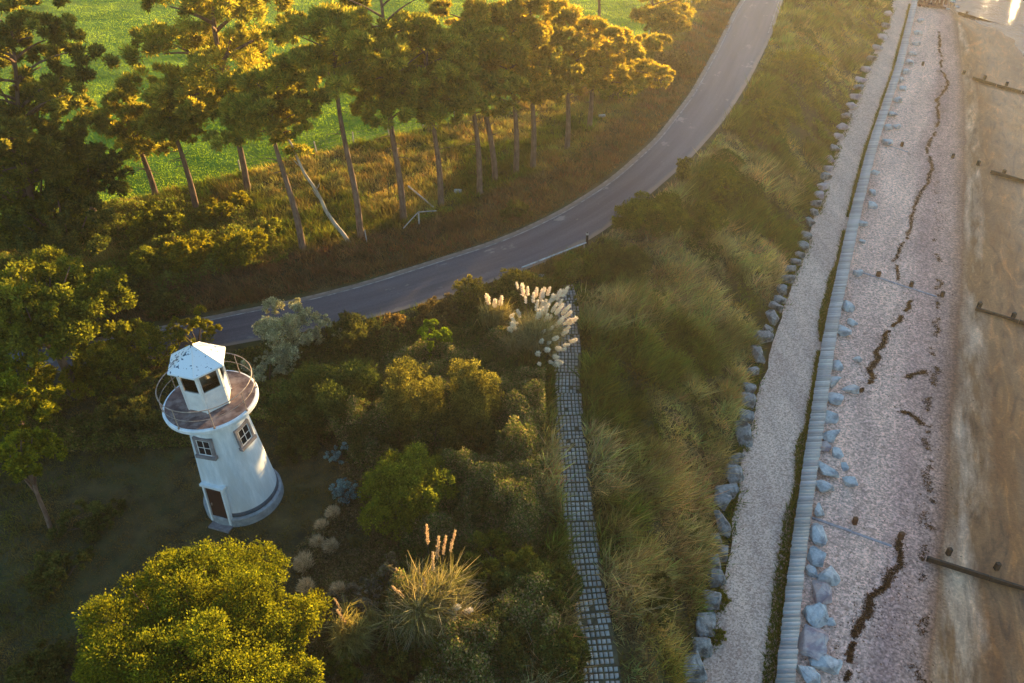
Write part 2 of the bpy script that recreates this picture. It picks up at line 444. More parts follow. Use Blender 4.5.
FX = [tuple(p[:2]) for p in FIELD]
FPOLY = FX + [(FX[-1][0] + 5, 700), (-700, 700), (-700, FX[0][1] - 5)]
def is_field(x, y): return in_poly(x, y, FPOLY)
gx = np.r_[np.arange(-700, -70, 12.0), np.arange(-70, 62, .5), np.arange(62, 110, 6.0)]
gy = np.r_[np.arange(-120, 8, 6.0), np.arange(8, 140, .5), np.arange(140, 700, 12.0)]
def ground_h(x, y):
    z = hgt(x, y); xr = xcurve(ROCKS, y)
    return np.where(x > xr + .4, 0.9 - np.clip((x - xr - .4) * .6, 0, 4.5), z)
props(grid_object(gx, gy, ground_h, lambda x, y: (~is_field(x, y)) & (x < xcurve(WALLR, y) + 8), 'ground', 'soil'), kind='structure')
props(grid_object(gx, gy, ground_h, lambda x, y: is_field(x, y), 'field', 'field'), kind='structure')
bx = np.r_[np.arange(2, 80, .22), np.arange(80, 300, 6)]; by = np.r_[np.arange(-120, 10, 8.0), np.arange(10, 135, .3), np.arange(135, 700, 10)]
props(grid_object(bx, by, lambda x, y: np.maximum(beach_z(x, y), -4), lambda x, y: x > xcurve(WALLL, y) + .3, 'beach', 'beach', beach_attr), kind='structure')

# sea
m, n, l, b = newmat('sea_water'); b.inputs['Base Color'].default_value = (.03, .05, .06, 1); b.inputs['Roughness'].default_value = .12; b.inputs['IOR'].default_value = 1.33
tn = noise(n, l, 1.1, 6, .6, mapping(n, l, geo_pos(n), (1, .5, 1), (0, 0, .5))); bump(n, l, tn.outputs[0], b, .9, .22); MT['sea'] = m
mb = MB(); mb.add([(4, -400, -.9), (2500, -400, -.9), (2500, 2500, -.9), (4, 2500, -.9)], [(0, 1, 2, 3)])
props(mb.build('sea', 'sea'), kind='structure')

# added unseen land and tree belt that shade beach and bank from the low sun
r_ = np.random.default_rng(77); sdir2 = np.array([math.sin(SUN_AZ), math.cos(SUN_AZ)]); udir2 = np.array([math.cos(SUN_AZ), -math.sin(SUN_AZ)])
hs, hu = np.meshgrid(np.linspace(225, 330, 40), np.linspace(-34, 190, 80)); hx = hs * sdir2[0] + hu * udir2[0]; hy = hs * sdir2[1] + hu * udir2[1]
hz = -2 + 6 * sstep((hs - 225) / 25) * sstep((330 - hs) / 25) * sstep((hu + 34) / 10) * sstep((190 - hu) / 20) + fbm(hx, hy, 14, 3, 2)
I_ = np.arange(hs.size).reshape(hs.shape); Fh = np.stack([I_[:-1, :-1], I_[:-1, 1:], I_[1:, 1:], I_[1:, :-1]], -1).reshape(-1, 4)
props(link('shade_belt_land', np_mesh('shade_belt_land', np.stack([hx, hy, hz], -1).reshape(-1, 3), Fh, None, True), 'soil'), kind='structure')
lob = []
for k in range(270):
    u_ = r_.uniform(-29, 185); s_ = r_.uniform(245, 275); top_ = (24.5 if u_ > -13 else 21.5) + r_.normal() * 1.0
    rr_ = r_.uniform(4, 6.5); lob.append((s_ * sdir2[0] + u_ * udir2[0], s_ * sdir2[1] + u_ * udir2[1], top_ - rr_ * .9, rr_, rr_, rr_))
    lob.append((s_ * sdir2[0] + u_ * udir2[0], s_ * sdir2[1] + u_ * udir2[1], (top_ - rr_) * .5, rr_, rr_, rr_ * 1.4))
P_, D_, ci_ = clump_points(lob, 5000, 90000, r_, .3)
V_, F_, T_ = leaf_quads(P_, 1.5, tints(90000, [rgb('#4a5224'), rgb('#3a441e')], r_), r_, .8, D_ / np.linalg.norm(D_, axis=1)[:, None], .7)
props(link('shade_belt_trees', np_mesh('shade_belt_trees', V_, F_, T_), 'leaf'), kind='stuff')  # added tree belt out of view, blocks the low sun

def loft(name, A, B, z, mat, rows=None, kind='structure', uv=True):
    """sheet between two curves"""
    n_ = len(A); k = rows or 6; V = []; 
    for i in range(n_):
        for j in range(k + 1):
            p = A[i] * (1 - j / k) + B[i] * (j / k); V.append((p[0], p[1], z))
    F = [(i * (k + 1) + j, i * (k + 1) + j + 1, (i + 1) * (k + 1) + j + 1, (i + 1) * (k + 1) + j) for i in range(n_ - 1) for j in range(k)]
    me = bpy.data.meshes.new(name); me.from_pydata(V, [], F)
    c = (A + B) / 2; s = np.r_[0, np.cumsum(np.linalg.norm(np.diff(c[:, :2], axis=0), axis=1))]
    at = me.attributes.new('road', 'FLOAT_VECTOR', 'POINT')
    wd = np.linalg.norm((A - B)[:, :2], axis=1)
    at.data.foreach_set('vector', np.array([(wd[i] * (j / k), s[i], wd[i] * (1 - j / k)) for i in range(n_) for j in range(k + 1)], np.float32).ravel())
    o = link(name, me, mat)
    if kind: props(o, kind=kind)
    return o

# road
def road_mat():
    m, n, l, b = newmat('asphalt')
    a = n.new('ShaderNodeAttribute'); a.attribute_name = 'road'; v = a.outputs['Vector']
    sx = n.new('ShaderNodeSeparateXYZ'); l.new(v, sx.inputs[0])
    fine = noise(n, l, 14, 5, .7, geo_pos(n)); r = ramp(n, [(.3, rgb('#423e44')), (.7, rgb('#605a62'))]); l.new(fine.outputs[0], r.inputs[0])
    # wheel tracks and long patches
    tr = noise(n, l, 1.0, 4, .6, mapping(n, l, v, (1.3, .06, 0))); r2 = ramp(n, [(.35, (.72, .72, .75)), (.65, (1.3, 1.26, 1.25))]); l.new(tr.outputs[0], r2.inputs[0])
    col = mixc(n, l, 1.0, r.outputs[0], r2.outputs[0], 'MULTIPLY')
    # pale worn repairs and dust
    du = noise(n, l, .32, 5, .65, mapping(n, l, v, (1.6, .9, 0))); r3 = ramp(n, [(.61, (0, 0, 0)), (.66, (1, 1, 1))]); l.new(du.outputs[0], r3.inputs[0])
    mm = n.new('ShaderNodeMath'); mm.operation = 'MULTIPLY'; mm.inputs[1].default_value = .55; l.new(r3.outputs[0], mm.inputs[0])
    col = mixc(n, l, mm.outputs[0], col, rgb('#a39a92'))
    # gritty edges
    for o_ in (0, 2):
        wn = noise(n, l, .9, 4, .7, geo_pos(n))
        ad = n.new('ShaderNodeMath'); ad.operation = 'MULTIPLY_ADD'; l.new(wn.outputs[0], ad.inputs[0]); ad.inputs[1].default_value = -.5; l.new(sx.outputs[o_], ad.inputs[2])
        mr = n.new('ShaderNodeMapRange'); mr.inputs[1].default_value = -.05; mr.inputs[2].default_value = .22; mr.inputs[3].default_value = .8; mr.inputs[4].default_value = 0; l.new(ad.outputs[0], mr.inputs[0])
        col = mixc(n, l, mr.outputs[0], col, rgb('#8b7767'))
    l.new(col, b.inputs['Base Color']); b.inputs['Roughness'].default_value = .62; b.inputs['Specular IOR Level'].default_value = .5
    bump(n, l, fine.outputs[0], b, .3, .01)
    return m
MT['road'] = road_mat()
MT['paint'] = mat_noise('road_paint', rgb('#5c565a'), rgb('#b0a8a2'), 1.5, .8, .1, .01)
RL = smooth_line(ROADL, 240, 2); RR = smooth_line(ROADR, 240, 2)
for k in range(30):   # match the two edges up across the road
    pass
loft('road', RL, RR, ZP + .03, 'road', 10)
nrm = (RR - RL); nrm /= np.linalg.norm(nrm[:, :2], axis=1)[:, None]
props(loft('kerb', RL + nrm * -.08, RL + nrm * .1, ZP + .05, mat_noise('kerb_edge', rgb('#6e6058'), rgb('#a49284'), 2, .9, .3, .02), 1), kind='structure')
loft('road_edge_line', RL + nrm * .34, RL + nrm * .46, ZP + .038, 'paint', 1)
i0, i1 = 130, 160
loft('road_edge_line', (RR - nrm * .50)[i0:i1], (RR - nrm * .38)[i0:i1], ZP + .038, 'paint', 1)

# gravel track
GL = GRAVL.copy(); GL[:, 0] -= .5
ys = np.linspace(GRAVL[0, 1], GRAVL[-1, 1], 300)
A = np.c_[xcurve(GRAVL, ys) - .3 + .5 * (fbm(ys, ys * 0, 1.5, 3, 8) - .5), ys, ys * 0]; B = np.c_[xcurve(WALLL, ys) + .1, ys, ys * 0]
def gravel_mat():
    m, n, l, b = newmat('gravel_track'); pos = geo_pos(n)
    vo = n.new('ShaderNodeTexVoronoi'); vo.inputs['Scale'].default_value = 15; l.new(pos, vo.inputs['Vector'])
    s = n.new('ShaderNodeSeparateColor'); l.new(vo.outputs['Color'], s.inputs[0])
    r = ramp(n, [(0, rgb('#a88474')), (.5, rgb('#d0ac98')), (1, rgb('#e8c8b4'))]); l.new(s.outputs[0], r.inputs[0])
    t = noise(n, l, .5, 5, .6, mapping(n, l, pos, (1.5, .3, 1), (0, 0, -.4))); r2 = ramp(n, [(.35, (.84, .82, .82)), (.65, (1.12, 1.1, 1.06))]); l.new(t.outputs[0], r2.inputs[0])
    l.new(mixc(n, l, 1, r.outputs[0], r2.outputs[0], 'MULTIPLY'), b.inputs['Base Color']); b.inputs['Roughness'].default_value = .95
    bump(n, l, vo.outputs['Distance'], b, .35, .02); return m
loft('gravel_track', A, B, 1.03, gravel_mat(), 4)

# ------------------------------------------------------------------ timber-topped sea wall
WL = np.c_[xcurve(WALLL, ys), ys, ys * 0]; WR = np.c_[xcurve(WALLR, ys), ys, ys * 0]
wood = mat_noise('weathered_timber', rgb('#8f8f92'), rgb('#c6c6c6'), 5, .85, .5, .02, c3=rgb('#9c9894'), s3=1.5, stretch=(.4, 3, 1))
nw, nl_, ll, bb = newmat('weathered_plank')
a = nl_.new('ShaderNodeAttribute'); a.attribute_name = 'tint'; t = noise(nl_, ll, 6, 6, .7, mapping(nl_, ll, geo_pos(nl_), (.5, 4, 1), (0, 0, -.45)))
r = ramp(nl_, [(.3, (.75, .75, .78)), (.7, (1.15, 1.15, 1.12))]); ll.new(t.outputs[0], r.inputs[0])
ll.new(mixc(nl_, ll, 1, a.outputs['Color'], r.outputs[0], 'MULTIPLY'), bb.inputs['Base Color']); bb.inputs['Roughness'].default_value = .8
bump(nl_, ll, t.outputs[0], bb, .4, .01)
wc = (WL + WR) / 2; wall = thing('sea_wall', (wc[150][0], wc[150][1], 0), 'long low sea wall topped with weathered grey cross planks between gravel track and beach', 'sea wall')
wo = np.array(wall.location)
sarc = np.r_[0, np.cumsum(np.linalg.norm(np.diff(wc[:, :2], axis=0), axis=1))]
V = []; F = []; T = []; s = 0.0; r_ = np.random.default_rng(5)
while s < sarc[-1] - .3:
    wpl = r_.uniform(.19, .26); 
    a0 = np.array([np.interp(s + .008, sarc, WL[:, k]) for k in (0, 1)]); a1 = np.array([np.interp(s + wpl - .004, sarc, WL[:, k]) for k in (0, 1)])
    b0 = np.array([np.interp(s + .008, sarc, WR[:, k]) for k in (0, 1)]); b1 = np.array([np.interp(s + wpl - .004, sarc, WR[:, k]) for k in (0, 1)])
    e = (b0 - a0) / np.linalg.norm(b0 - a0); q = r_.uniform(-.03, .03, 2); z1 = 1.36 + r_.uniform(-.003, .003); z0 = 1.29
    ps = [a0 + e * q[0], b0 + e * q[1], b1 + e * q[1], a1 + e * q[0]]; i = len(V)
    V += [(*p, z0) for p in ps] + [(*p, z1) for p in ps]
    F += [(i + 3, i + 2, i + 1, i), (i + 4, i + 5, i + 6, i + 7), (i, i + 1, i + 5, i + 4), (i + 1, i + 2, i + 6, i + 5), (i + 2, i + 3, i + 7, i + 6), (i + 3, i, i + 4, i + 7)]
    c = np.array(rgb('#b2aeaa')) * r_.uniform(.62, 1.15) * (1.0, r_.uniform(.97, 1.0), r_.uniform(.94, 1.03)); T += [c] * 8
    s += wpl
me = np_mesh('plank_top', np.array(V) - wo, np.array(F), np.array(T)); link('plank_top', me, nw, wall)
V = []; ins = .06
for i in range(len(ys)):
    e = (WR[i] - WL[i]); e /= np.linalg.norm(e)
    for p in (WL[i] + e * ins, WR[i] - e * ins):
        V += [(p[0], p[1], -.2), (p[0], p[1], 1.289)]
F = []
for i in range(len(ys) - 1):
    j = i * 4; F += [(j, j + 1, j + 5, j + 4), (j + 3, j + 2, j + 6, j + 7), (j + 1, j + 3, j + 7, j + 5)]
link('wall_face', np_mesh('wall_face', np.array(V) - wo, np.array(F)), mat_noise('wall_timber', rgb('#4a423c'), rgb('#7c7068'), 3, .9, .5, .03), wall)

# ------------------------------------------------------------------ block path
pm = mat_noise('path_bedding', rgb('#443c30'), rgb('#5e5a40'), 4, 1, .5, .03)
PC = smooth_line(PATHC, 300, 4); tt = np.gradient(PC[:, :2], axis=0); tt /= np.linalg.norm(tt, axis=1)[:, None]; pn = np.c_[-tt[:, 1], tt[:, 0]]
sp = np.r_[0, np.cumsum(np.linalg.norm(np.diff(PC[:, :2], axis=0), axis=1))]; PL = sp[-1]
def path_w(s_):   # half-width: block modules step out to the right towards the camera
    return 0
def ppt(s_, u):
    i = [np.interp(s_, sp, PC[:, k]) for k in (0, 1)]; n_ = [np.interp(s_, sp, pn[:, k]) for k in (0, 1)]
    return np.array(i) + np.array(n_) * u
hw = 0.68
Lp = np.array([[*ppt(s_, hw + .06), 0] for s_ in np.linspace(0, PL, 120)]); Rp = np.array([[*ppt(s_, -hw - .06), 0] for s_ in np.linspace(0, PL, 120)])
loft('path', Lp, Rp, ZP + .02, pm, 2)
V = []; F = []; T = []; s = .05; row = 0; cell = .194; r_ = np.random.default_rng(8)
while s < PL - .3:
    mod = row // 6; shift = ((mod * 37) % 5 - 2) * .05
    for c in range(7):
        if r_.random() < .03: continue
        u0 = -hw + c * cell + .018 + shift; u1 = u0 + cell - (.042 if c % 3 != 2 else .065); s1 = s + .28 - (.095 if row % 4 != 3 else .12)
        zt = ZP + .075 + r_.uniform(-.008, .008); i = len(V)
        j = r_.uniform(-.006, .006, 8)
        ps = [ppt(s + j[0], u0 + j[1]), ppt(s + j[2], u1 + j[3]), ppt(s1 + j[4], u1 + j[5]), ppt(s1 + j[6], u0 + j[7])]
        cn = sum(ps) / 4
        V += [(*p, ZP) for p in ps] + [(*(cn + (p - cn) * .9), zt) for p in ps]
        F += [(i + 4, i + 7, i + 6, i + 5), (i, i + 4, i + 5, i + 1), (i + 1, i + 5, i + 6, i + 2), (i + 2, i + 6, i + 7, i + 3), (i + 3, i + 7, i + 4, i)]
        moss = .65 + .5 * float(fbm(np.array(cn[0]), np.array(cn[1]), 1.2, 3, 4))
        T += [np.array(rgb('#b8b0a6')) * r_.uniform(.75, 1.12) * moss] * 8
    s += .28 + (.03 if row % 4 == 3 else 0); row += 1
props(link('path_blocks', np_mesh('path_blocks', V, F, np.array(T)), nw), kind='structure')

# ------------------------------------------------------------------ the lighthouse
def az_to(px, py, rad, z):
    best = min((math.hypot(*(np.array(project(TB + [rad * math.cos(q), rad * math.sin(q), z])) - (px, py))), q) for q in np.linspace(-math.pi, 0.6, 400))
    return best[1]
white = mat_noise('white_render', rgb('#c6ced4'), rgb('#eceff2'), 1.6, .6, .25, .02, c3=rgb('#ccd0d2'), s3=1.1, stretch=(1.6, 1.6, .3))
whitep = mat_noise('white_paint', rgb('#d6d8d8'), rgb('#e8eaea'), 3, .4, .05, .01)
greyst = mat_noise('grey_plinth', rgb('#7d8084'), rgb('#a0a4a8'), 4, .8, .5, .03)
surr = mat_noise('stone_surround', rgb('#6c686c'), rgb('#8c8688'), 5, .8, .3, .02)
deckm = mat_noise('deck_felt', rgb('#4a3a3c'), rgb('#76625e'), 2.5, .85, .3, .02, c3=rgb('#8a7a76'), s3=1.3)
steel = mat_noise('galvanised_rail', rgb('#846c5c'), rgb('#b4a496'), 6, .45, .1, .01)
m, n, l, b = newmat('lantern_glass')
tb = n.new('ShaderNodeBsdfTransparent'); tb.inputs[0].default_value = (.95, .93, .9, 1); gb = n.new('ShaderNodeBsdfGlossy'); gb.inputs['Roughness'].default_value = .05
fr = n.new('ShaderNodeFresnel'); fr.inputs[0].default_value = 1.6; mxs = n.new('ShaderNodeMixShader'); l.new(fr.outputs[0], mxs.inputs[0]); l.new(tb.outputs[0], mxs.inputs[1]); l.new(gb.outputs[0], mxs.inputs[2]); l.new(mxs.outputs[0], n['Material Output'].inputs[0])
b.inputs['Base Color'].default_value = (.62, .52, .42, 1); b.inputs['Roughness'].default_value = .08; b.inputs['Transmission Weight'].default_value = .85; b.inputs['IOR'].default_value = 1.2; glass = m
dark = mat_noise('dark_opening', rgb('#141012'), rgb('#241c1c'), 3, .5, .1, .01)
m, n, l, b = newmat('dark_pane'); b.inputs['Base Color'].default_value = (.012, .014, .018, 1); b.inputs['Roughness'].default_value = .35; b.inputs['Specular IOR Level'].default_value = .15; pane = m
doorm = mat_noise('brown_door', rgb('#2a1614'), rgb('#40241f'), 4, .6, .3, .01, stretch=(6, 6, .6))

# roof: white metal with dark flaking spots
m, n, l, b = newmat('flaking_white_roof'); pos = n.new('ShaderNodeTexCoord').outputs['Object']
t = noise(n, l, 7, 3, .5, pos); t2 = noise(n, l, .9, 2, .5, pos)
mm = n.new('ShaderNodeMath'); mm.operation = 'MULTIPLY_ADD'; l.new(t2.outputs[0], mm.inputs[0]); mm.inputs[1].default_value = .55; l.new(t.outputs[0], mm.inputs[2])
r = ramp(n, [(.875, rgb('#dfe6ea')), (.90, rgb('#3c5468'))]); l.new(mm.outputs[0], r.inputs[0]); l.new(r.outputs[0], b.inputs['Base Color']); b.inputs['Roughness'].default_value = .35
roofm = m

lh = thing('lighthouse', TB, 'small white lighthouse with round railed gallery and hexagonal glazed lantern', 'lighthouse')
R0, R1, ZD = 1.62, 1.16, 5.90
def trad(z): return R0 + (R1 - R0) * (z - .45) / (ZD - .45)
mb = MB(); mb.lathe([(trad(.45) + 0, .42), (trad(2), 2), (trad(4), 4), (trad(ZD), ZD)], 72); tower = mb.build('tower_wall', white, lh, True)
mb = MB(); mb.lathe([(1.79, -.25), (1.77, .42), (1.74, .47), (1.58, .50)], 72); mb.build('plinth', greyst, lh)
mb = MB(); mb.lathe([(trad(.5) + .015, .5), (trad(.5) + .03, .52), (trad(.72) + .02, .70), (trad(.74), .72)], 72); mb.build('base_band', mat_noise('blue_grey_band', rgb('#3c4854'), rgb('#54606c'), 4, .7, .1, .01), lh, True)
# gallery: white cornice with a dark deck
mb = MB(); mb.lathe([(1.12, 5.62), (1.35, 5.68), (1.50, 5.80), (1.86, 5.86), (1.94, 5.90), (1.96, 6.05), (1.92, 6.11), (1.84, 6.12)], 96); gal = mb.build('gallery', white, lh, False)
mb = MB(); mb.lathe([(1.85, 6.105), (1.845, 6.132), (0.3, 6.132)], 96); mb.build('deck', deckm, gal)
# railing
rail = bpy.data.objects.new('railing', None)
mb = MB(); NP = 8; RA = 1.90
for z, rad in ((7.10, .021), (6.62, .013)):
    q = np.linspace(0, 2 * math.pi, 73)[:-1]
    prof = [(RA + rad * math.cos(a_), z + rad * math.sin(a_)) for a_ in np.linspace(0, 2 * math.pi, 9)[:-1]]
    mb.lathe(prof[::-1], 72, closed=True)
rl = mb.build('railing', steel, lh, True)
for k in range(NP):
    a_ = .35 + 2 * math.pi * k / NP; pb = MB(); pb.tube([(RA * math.cos(a_), RA * math.sin(a_), 6.06), (RA * math.cos(a_), RA * math.sin(a_), 7.10)], .02, 8)
    pb.tube([((RA - .0) * math.cos(a_), (RA - .0) * math.sin(a_), 6.08), ((RA) * math.cos(a_), (RA) * math.sin(a_), 6.14)], .05, 8); pb.build('post', steel, rl)
# lantern: six sides
HA = az_to(209, 417, .93, 6.14); RLn = .93
def hexp(r__, z, k): a_ = HA + k * math.pi / 3; return np.array([r__ * math.cos(a_), r__ * math.sin(a_), z])
lan = MB(); zb, zm, zt = 6.134, 7.08, 8.2
for k in range(6):
    a0, a1 = hexp(RLn, 0, k), hexp(RLn, 0, k + 1); b0, b1 = hexp(RLn - .05, 0, k), hexp(RLn - .05, 0, k + 1)
    U = lambda p, z: (p[0], p[1], z)
    lan.add([U(a0, zb), U(a1, zb), U(a1, zm), U(a0, zm), U(b0, zb), U(b1, zb), U(b1, zm), U(b0, zm)], [(0, 1, 2, 3), (5, 4, 7, 6), (3, 2, 6, 7)])
lantern = lan.build('lantern', whitep, lh)
for k in range(6):
    mb = MB(); p = hexp(RLn - .02, 0, k); a_ = HA + k * math.pi / 3
    Rz = np.array([[math.cos(a_), -math.sin(a_), 0], [math.sin(a_), math.cos(a_), 0], [0, 0, 1]])
    mb.box((p[0], p[1], (zb + zt) / 2), (.10, .10, zt - zb), Rz); mb.build('mullion', whitep, lantern)
    a0, a1 = hexp(RLn - .03, 0, k), hexp(RLn - .03, 0, k + 1); mid = (a0 + a1) / 2; am = a_ + math.pi / 6
    Rm = np.array([[math.cos(am), -math.sin(am), 0], [math.sin(am), math.cos(am), 0], [0, 0, 1]])
    wd = np.linalg.norm(a1 - a0)
    g = MB(); g.box((mid[0], mid[1], (zm + zt) / 2), (.012, wd - .1, zt - zm - .06), Rm)
    if k == {0: 99}.get(0): pass
    g.build('window_pane', glass, lantern)
    f = MB()
    tv = np.array([-math.sin(am), math.cos(am), 0]); nv = np.array([math.cos(am), math.sin(am), 0]); V_ = []
    for dn in (-.035, .035):
        for (hu, za_, zb_) in (((wd - .10) / 2, zm + .002, zt - .002), ((wd - .18) / 2, zm + .07, zt - .08)):
            V_ += [mid + nv * dn + tv * su * hu + [0, 0, zz] for su, zz in ((-1, za_), (1, za_), (1, zb_), (-1, zb_))]
    F_ = []
    for j_ in range(4):
        k2 = (j_ + 1) % 4; F_ += [(j_, k2, 4 + k2, 4 + j_), (8 + k2, 8 + j_, 12 + j_, 12 + k2), (4 + j_, 4 + k2, 12 + k2, 12 + j_), (k2, j_, 8 + j_, 8 + k2)]
    f.add(V_, F_)
    f.build('window_frame', whitep, lantern)
lp = MB(); lp.lathe([(0.0, 6.05), (.22, 6.05), (.2, 7.0), (.28, 7.05), (.28, 7.2), (.16, 7.25), (.16, 7.7), (.05, 7.8), (0, 7.8)], 20); lp.build('lamp', mat_noise('lamp_grey', rgb('#6a6a66'), rgb('#8c8a84'), 4, .4, .1, .01), lantern, True)
rf = MB(); RO = 1.24; ZE = 8.16; ZA = 9.0
V = [hexp(RO, ZE, k) for k in range(6)] + [hexp(RO, ZE + .07, k) for k in range(6)] + [np.array([0, 0, ZA])] + [hexp(RLn - .1, ZE, k) for k in range(6)]
F = [(6 + k, 6 + (k + 1) % 6, 12) for k in range(6)] + [(k, (k + 1) % 6, 6 + (k + 1) % 6, 6 + k) for k in range(6)] + [((k + 1) % 6, k, 13 + k, 13 + (k + 1) % 6) for k in range(6)]
rf.add(V, F); roof = rf.build('roof', roofm, lh)
fn = MB()
for k in range(6): fn.tube([hexp(RO - .02, ZE + .085, k), (0, 0, ZA + .01)], .018, 6)
fn.build('ridge_seam', whitep, roof)
fn = MB(); fn.lathe([(0, ZA + .2), (.05, ZA + .17), (.055, ZA + .1), (.03, ZA + .04), (.07, ZA - .04)], 14); fn.build('finial', dark, roof, True)
# window openings
def wall_part(z, az, wdt, hgt_, off=0.0):
    """frame on the sloping tower face: origin, rotation"""
    sl_ = math.atan2(R0 - R1, ZD - .45); Rz = np.array([[math.cos(az), -math.sin(az), 0], [math.sin(az), math.cos(az), 0], [0, 0, 1]])
    Ry = np.array([[math.cos(-sl_), 0, math.sin(-sl_)], [0, 1, 0], [-math.sin(-sl_), 0, math.cos(-sl_)]])
    rr_ = trad(z) + off; return np.array([rr_ * math.cos(az), rr_ * math.sin(az), z]), Rz @ Ry
def wbox(mb, O, Rm, c, d): mb.box(O + Rm @ np.array(c), d, Rm)
for (px, py, z) in ((205, 445, 4.5), (243, 433, 4.5)):
    az = az_to(px, py, trad(z), z); O, Rm = wall_part(z, az, 0, 0)
    s = MB()
    wbox(s, O, Rm, (0, 0, .46), (.12, .88, .12)); wbox(s, O, Rm, (.02, 0, -.48), (.2, .96, .16))
    for sd_ in (-1, 1): wbox(s, O, Rm, (0, sd_ * .38, 0), (.12, .12, .797))
    win = s.build('window', surr, lh)
    p_ = MB(); wbox(p_, O, Rm, (.0, 0, 0), (.04, .64, .8)); p_.build('pane', pane, win)
    f = MB()
    for sd_ in (-1, 1): wbox(f, O, Rm, (.027, sd_ * .302, 0), (.02, .035, .8)); wbox(f, O, Rm, (.027, 0, sd_ * .38), (.02, .565, .035))
    wbox(f, O, Rm, (.026, 0, 0), (.018, .026, .72)); wbox(f, O, Rm, (.025, 0, 0), (.018, .56, .024)); f.build('frame', whitep, win)
az = az_to(220, 499, trad(1.2), 1.2); O, Rm = wall_part(1.25, az, 0, 0)
d_ = MB(); wbox(d_, O, Rm, (-.03, 0, -.02), (.16, .86, 2.06)); door = d_.build('door', doorm, lh)
d_ = MB(); wbox(d_, O, Rm, (.03, -.48, -.02), (.2, .1, 2.1)); wbox(d_, O, Rm, (.03, .48, -.02), (.2, .1, 2.1)); wbox(d_, O, Rm, (.04, 0, 1.07), (.26, 1.2, .12)); d_.build('door_frame', whitep, door)
d_ = MB(); wbox(d_, O, Rm, (.22, 0, -1.25), (.4, 1.05, .14)); d_.build('door_step', surr, lh)
d_ = MB(); wbox(d_, O, Rm, (.07, -.3, -.05), (.05, .03, .14)); d_.build('handle', steel, door)

# ------------------------------------------------------------------ vegetation builders
def lin(*hx): return [rgb(h) for h in hx]

def foliage_mesh(name, lobes, nclump, nleaf, size, cols, r, rc=.22, zlow=-.4, aspect=.6, squash=1.0, mat='leaf', core=True):
    P, D, ci = clump_points(lobes, nclump, nleaf, r, rc, zlow, squash)
    T = tints(nleaf, cols, r, .15) * (1 + r.normal(size=(nclump, 1)) * .16)[ci].clip(.5, 1.6)
    V, F, T = leaf_quads(P, size, T, r, aspect, D / (np.linalg.norm(D, axis=1)[:, None] + 1e-6), .7)
    return np_mesh(name, V, F, T)

def limb_pts(a, b, r, sag=.1, k=5):
    t = np.linspace(0, 1, k)[:, None]; L = np.linalg.norm(np.array(b) - a)
    P = np.array(a) * (1 - t) + np.array(b) * t + np.sin(t * math.pi) * np.array([r.normal() * sag * L * .5, r.normal() * sag * L * .5, sag * L])
    return P

def make_pine(H, crown0, rad, r, lean=(0, 0), npads=16, nleaf=22000, flat=.34, trunk_r=.26, cols=None, needle=.34, dense=1.0, side=(0, 0)):
    """trunk tube + limbs, needle pads in layers at limb ends; returns meshes (trunk, crown)"""
    cols = cols or lin('#4c5a24', '#56602a', '#3c4c20', '#6a6a2c')
    tp = lambda z: np.array([lean[0] * (z / H) ** 1.2 + .12 * math.sin(z * .55 + lean[1]), lean[1] * (z / H) ** 1.2 + .1 * math.cos(z * .6), z])
    mb = MB(); zs = np.linspace(-.35, H * .96, 14); mb.tube([tp(max(z, 0)) if z > 0 else np.array([0, 0.1, z]) for z in zs], [trunk_r * (1.25 if i == 0 else 1) * (1 - .72 * max(z, 0) / H) for i, z in enumerate(zs)], 10)
    lobes = []
    for k in range(npads):
        f = (k + r.uniform(0, .8)) / npads; z = crown0 + (H - crown0) * f
        prof = math.sin(math.pi * (.18 + .74 * f)) ** .8
        a = k * 2.4 + r.uniform(-.5, .5); d = rad * prof * r.uniform(.4, 1.08)
        e = tp(z) + np.array([math.cos(a) * d + side[0] * prof, math.sin(a) * d + side[1] * prof, .12 * d + r.uniform(-.3, .5)])
        pr = rad * r.uniform(.36, .60) * (1.05 - .35 * f)
        lobes.append((*e, pr, pr * r.uniform(.75, 1.1), pr * flat * r.uniform(.8, 1.4)))
        mb.tube(limb_pts(tp(max(z - d * .35, crown0 * .85)), e - [0, 0, pr * flat * .3], r, .06), np.linspace(.085, .025, 5) * (rad / 3.2), 6)
        if r.random() < .7:
            e2 = e + np.array([math.cos(a + r.uniform(-1, 1)), math.sin(a + r.uniform(-1, 1)), .05]) * pr * 1.15
            lobes.append((*e2, pr * .6, pr * .6, pr * flat * .6))
    for k in range(5):       # dead snags below the crown
        z = r.uniform(crown0 * .55, crown0 * .95); a = r.uniform(0, 6.28); mb.tube(limb_pts(tp(z), tp(z) + np.array([math.cos(a), math.sin(a), r.uniform(-.1, .3)]) * r.uniform(.4, 1.3), r, .05, 4), np.linspace(.04, .012, 4), 5)
    top = tp(H); lobes.append((*top, rad * .42, rad * .42, rad * .3))
    nc = int(400 * dense); P, D, ci = clump_points(lobes, nc, nleaf, r, .2, -.4, .8)
    T = tints(nleaf, cols, r, .16) * (1 + r.normal(size=(nc, 1)) * .2)[ci].clip(.5, 1.7)
    D = D / (np.linalg.norm(D, axis=1)[:, None] + 1e-6)
    V, F, T = leaf_quads(P, needle, T, r, .24, D, .6)
    return mb.mesh('trunk', True), np_mesh('crown', V, F, T)

def put_tree(name, base, meshes, label, cat, group, rz=0, sc=1.0, mats=('bark', 'needle'), scz=None):
    o = thing(name, base, label, cat, group, rz); o.scale = (sc, sc, scz or sc)
    for nm, me, mt in zip(('trunk', 'crown'), meshes, mats):
        if not me.materials: me.materials.append(MT[mt])
        c = bpy.data.objects.new(nm, me); COL.objects.link(c); c.parent = o
    return o

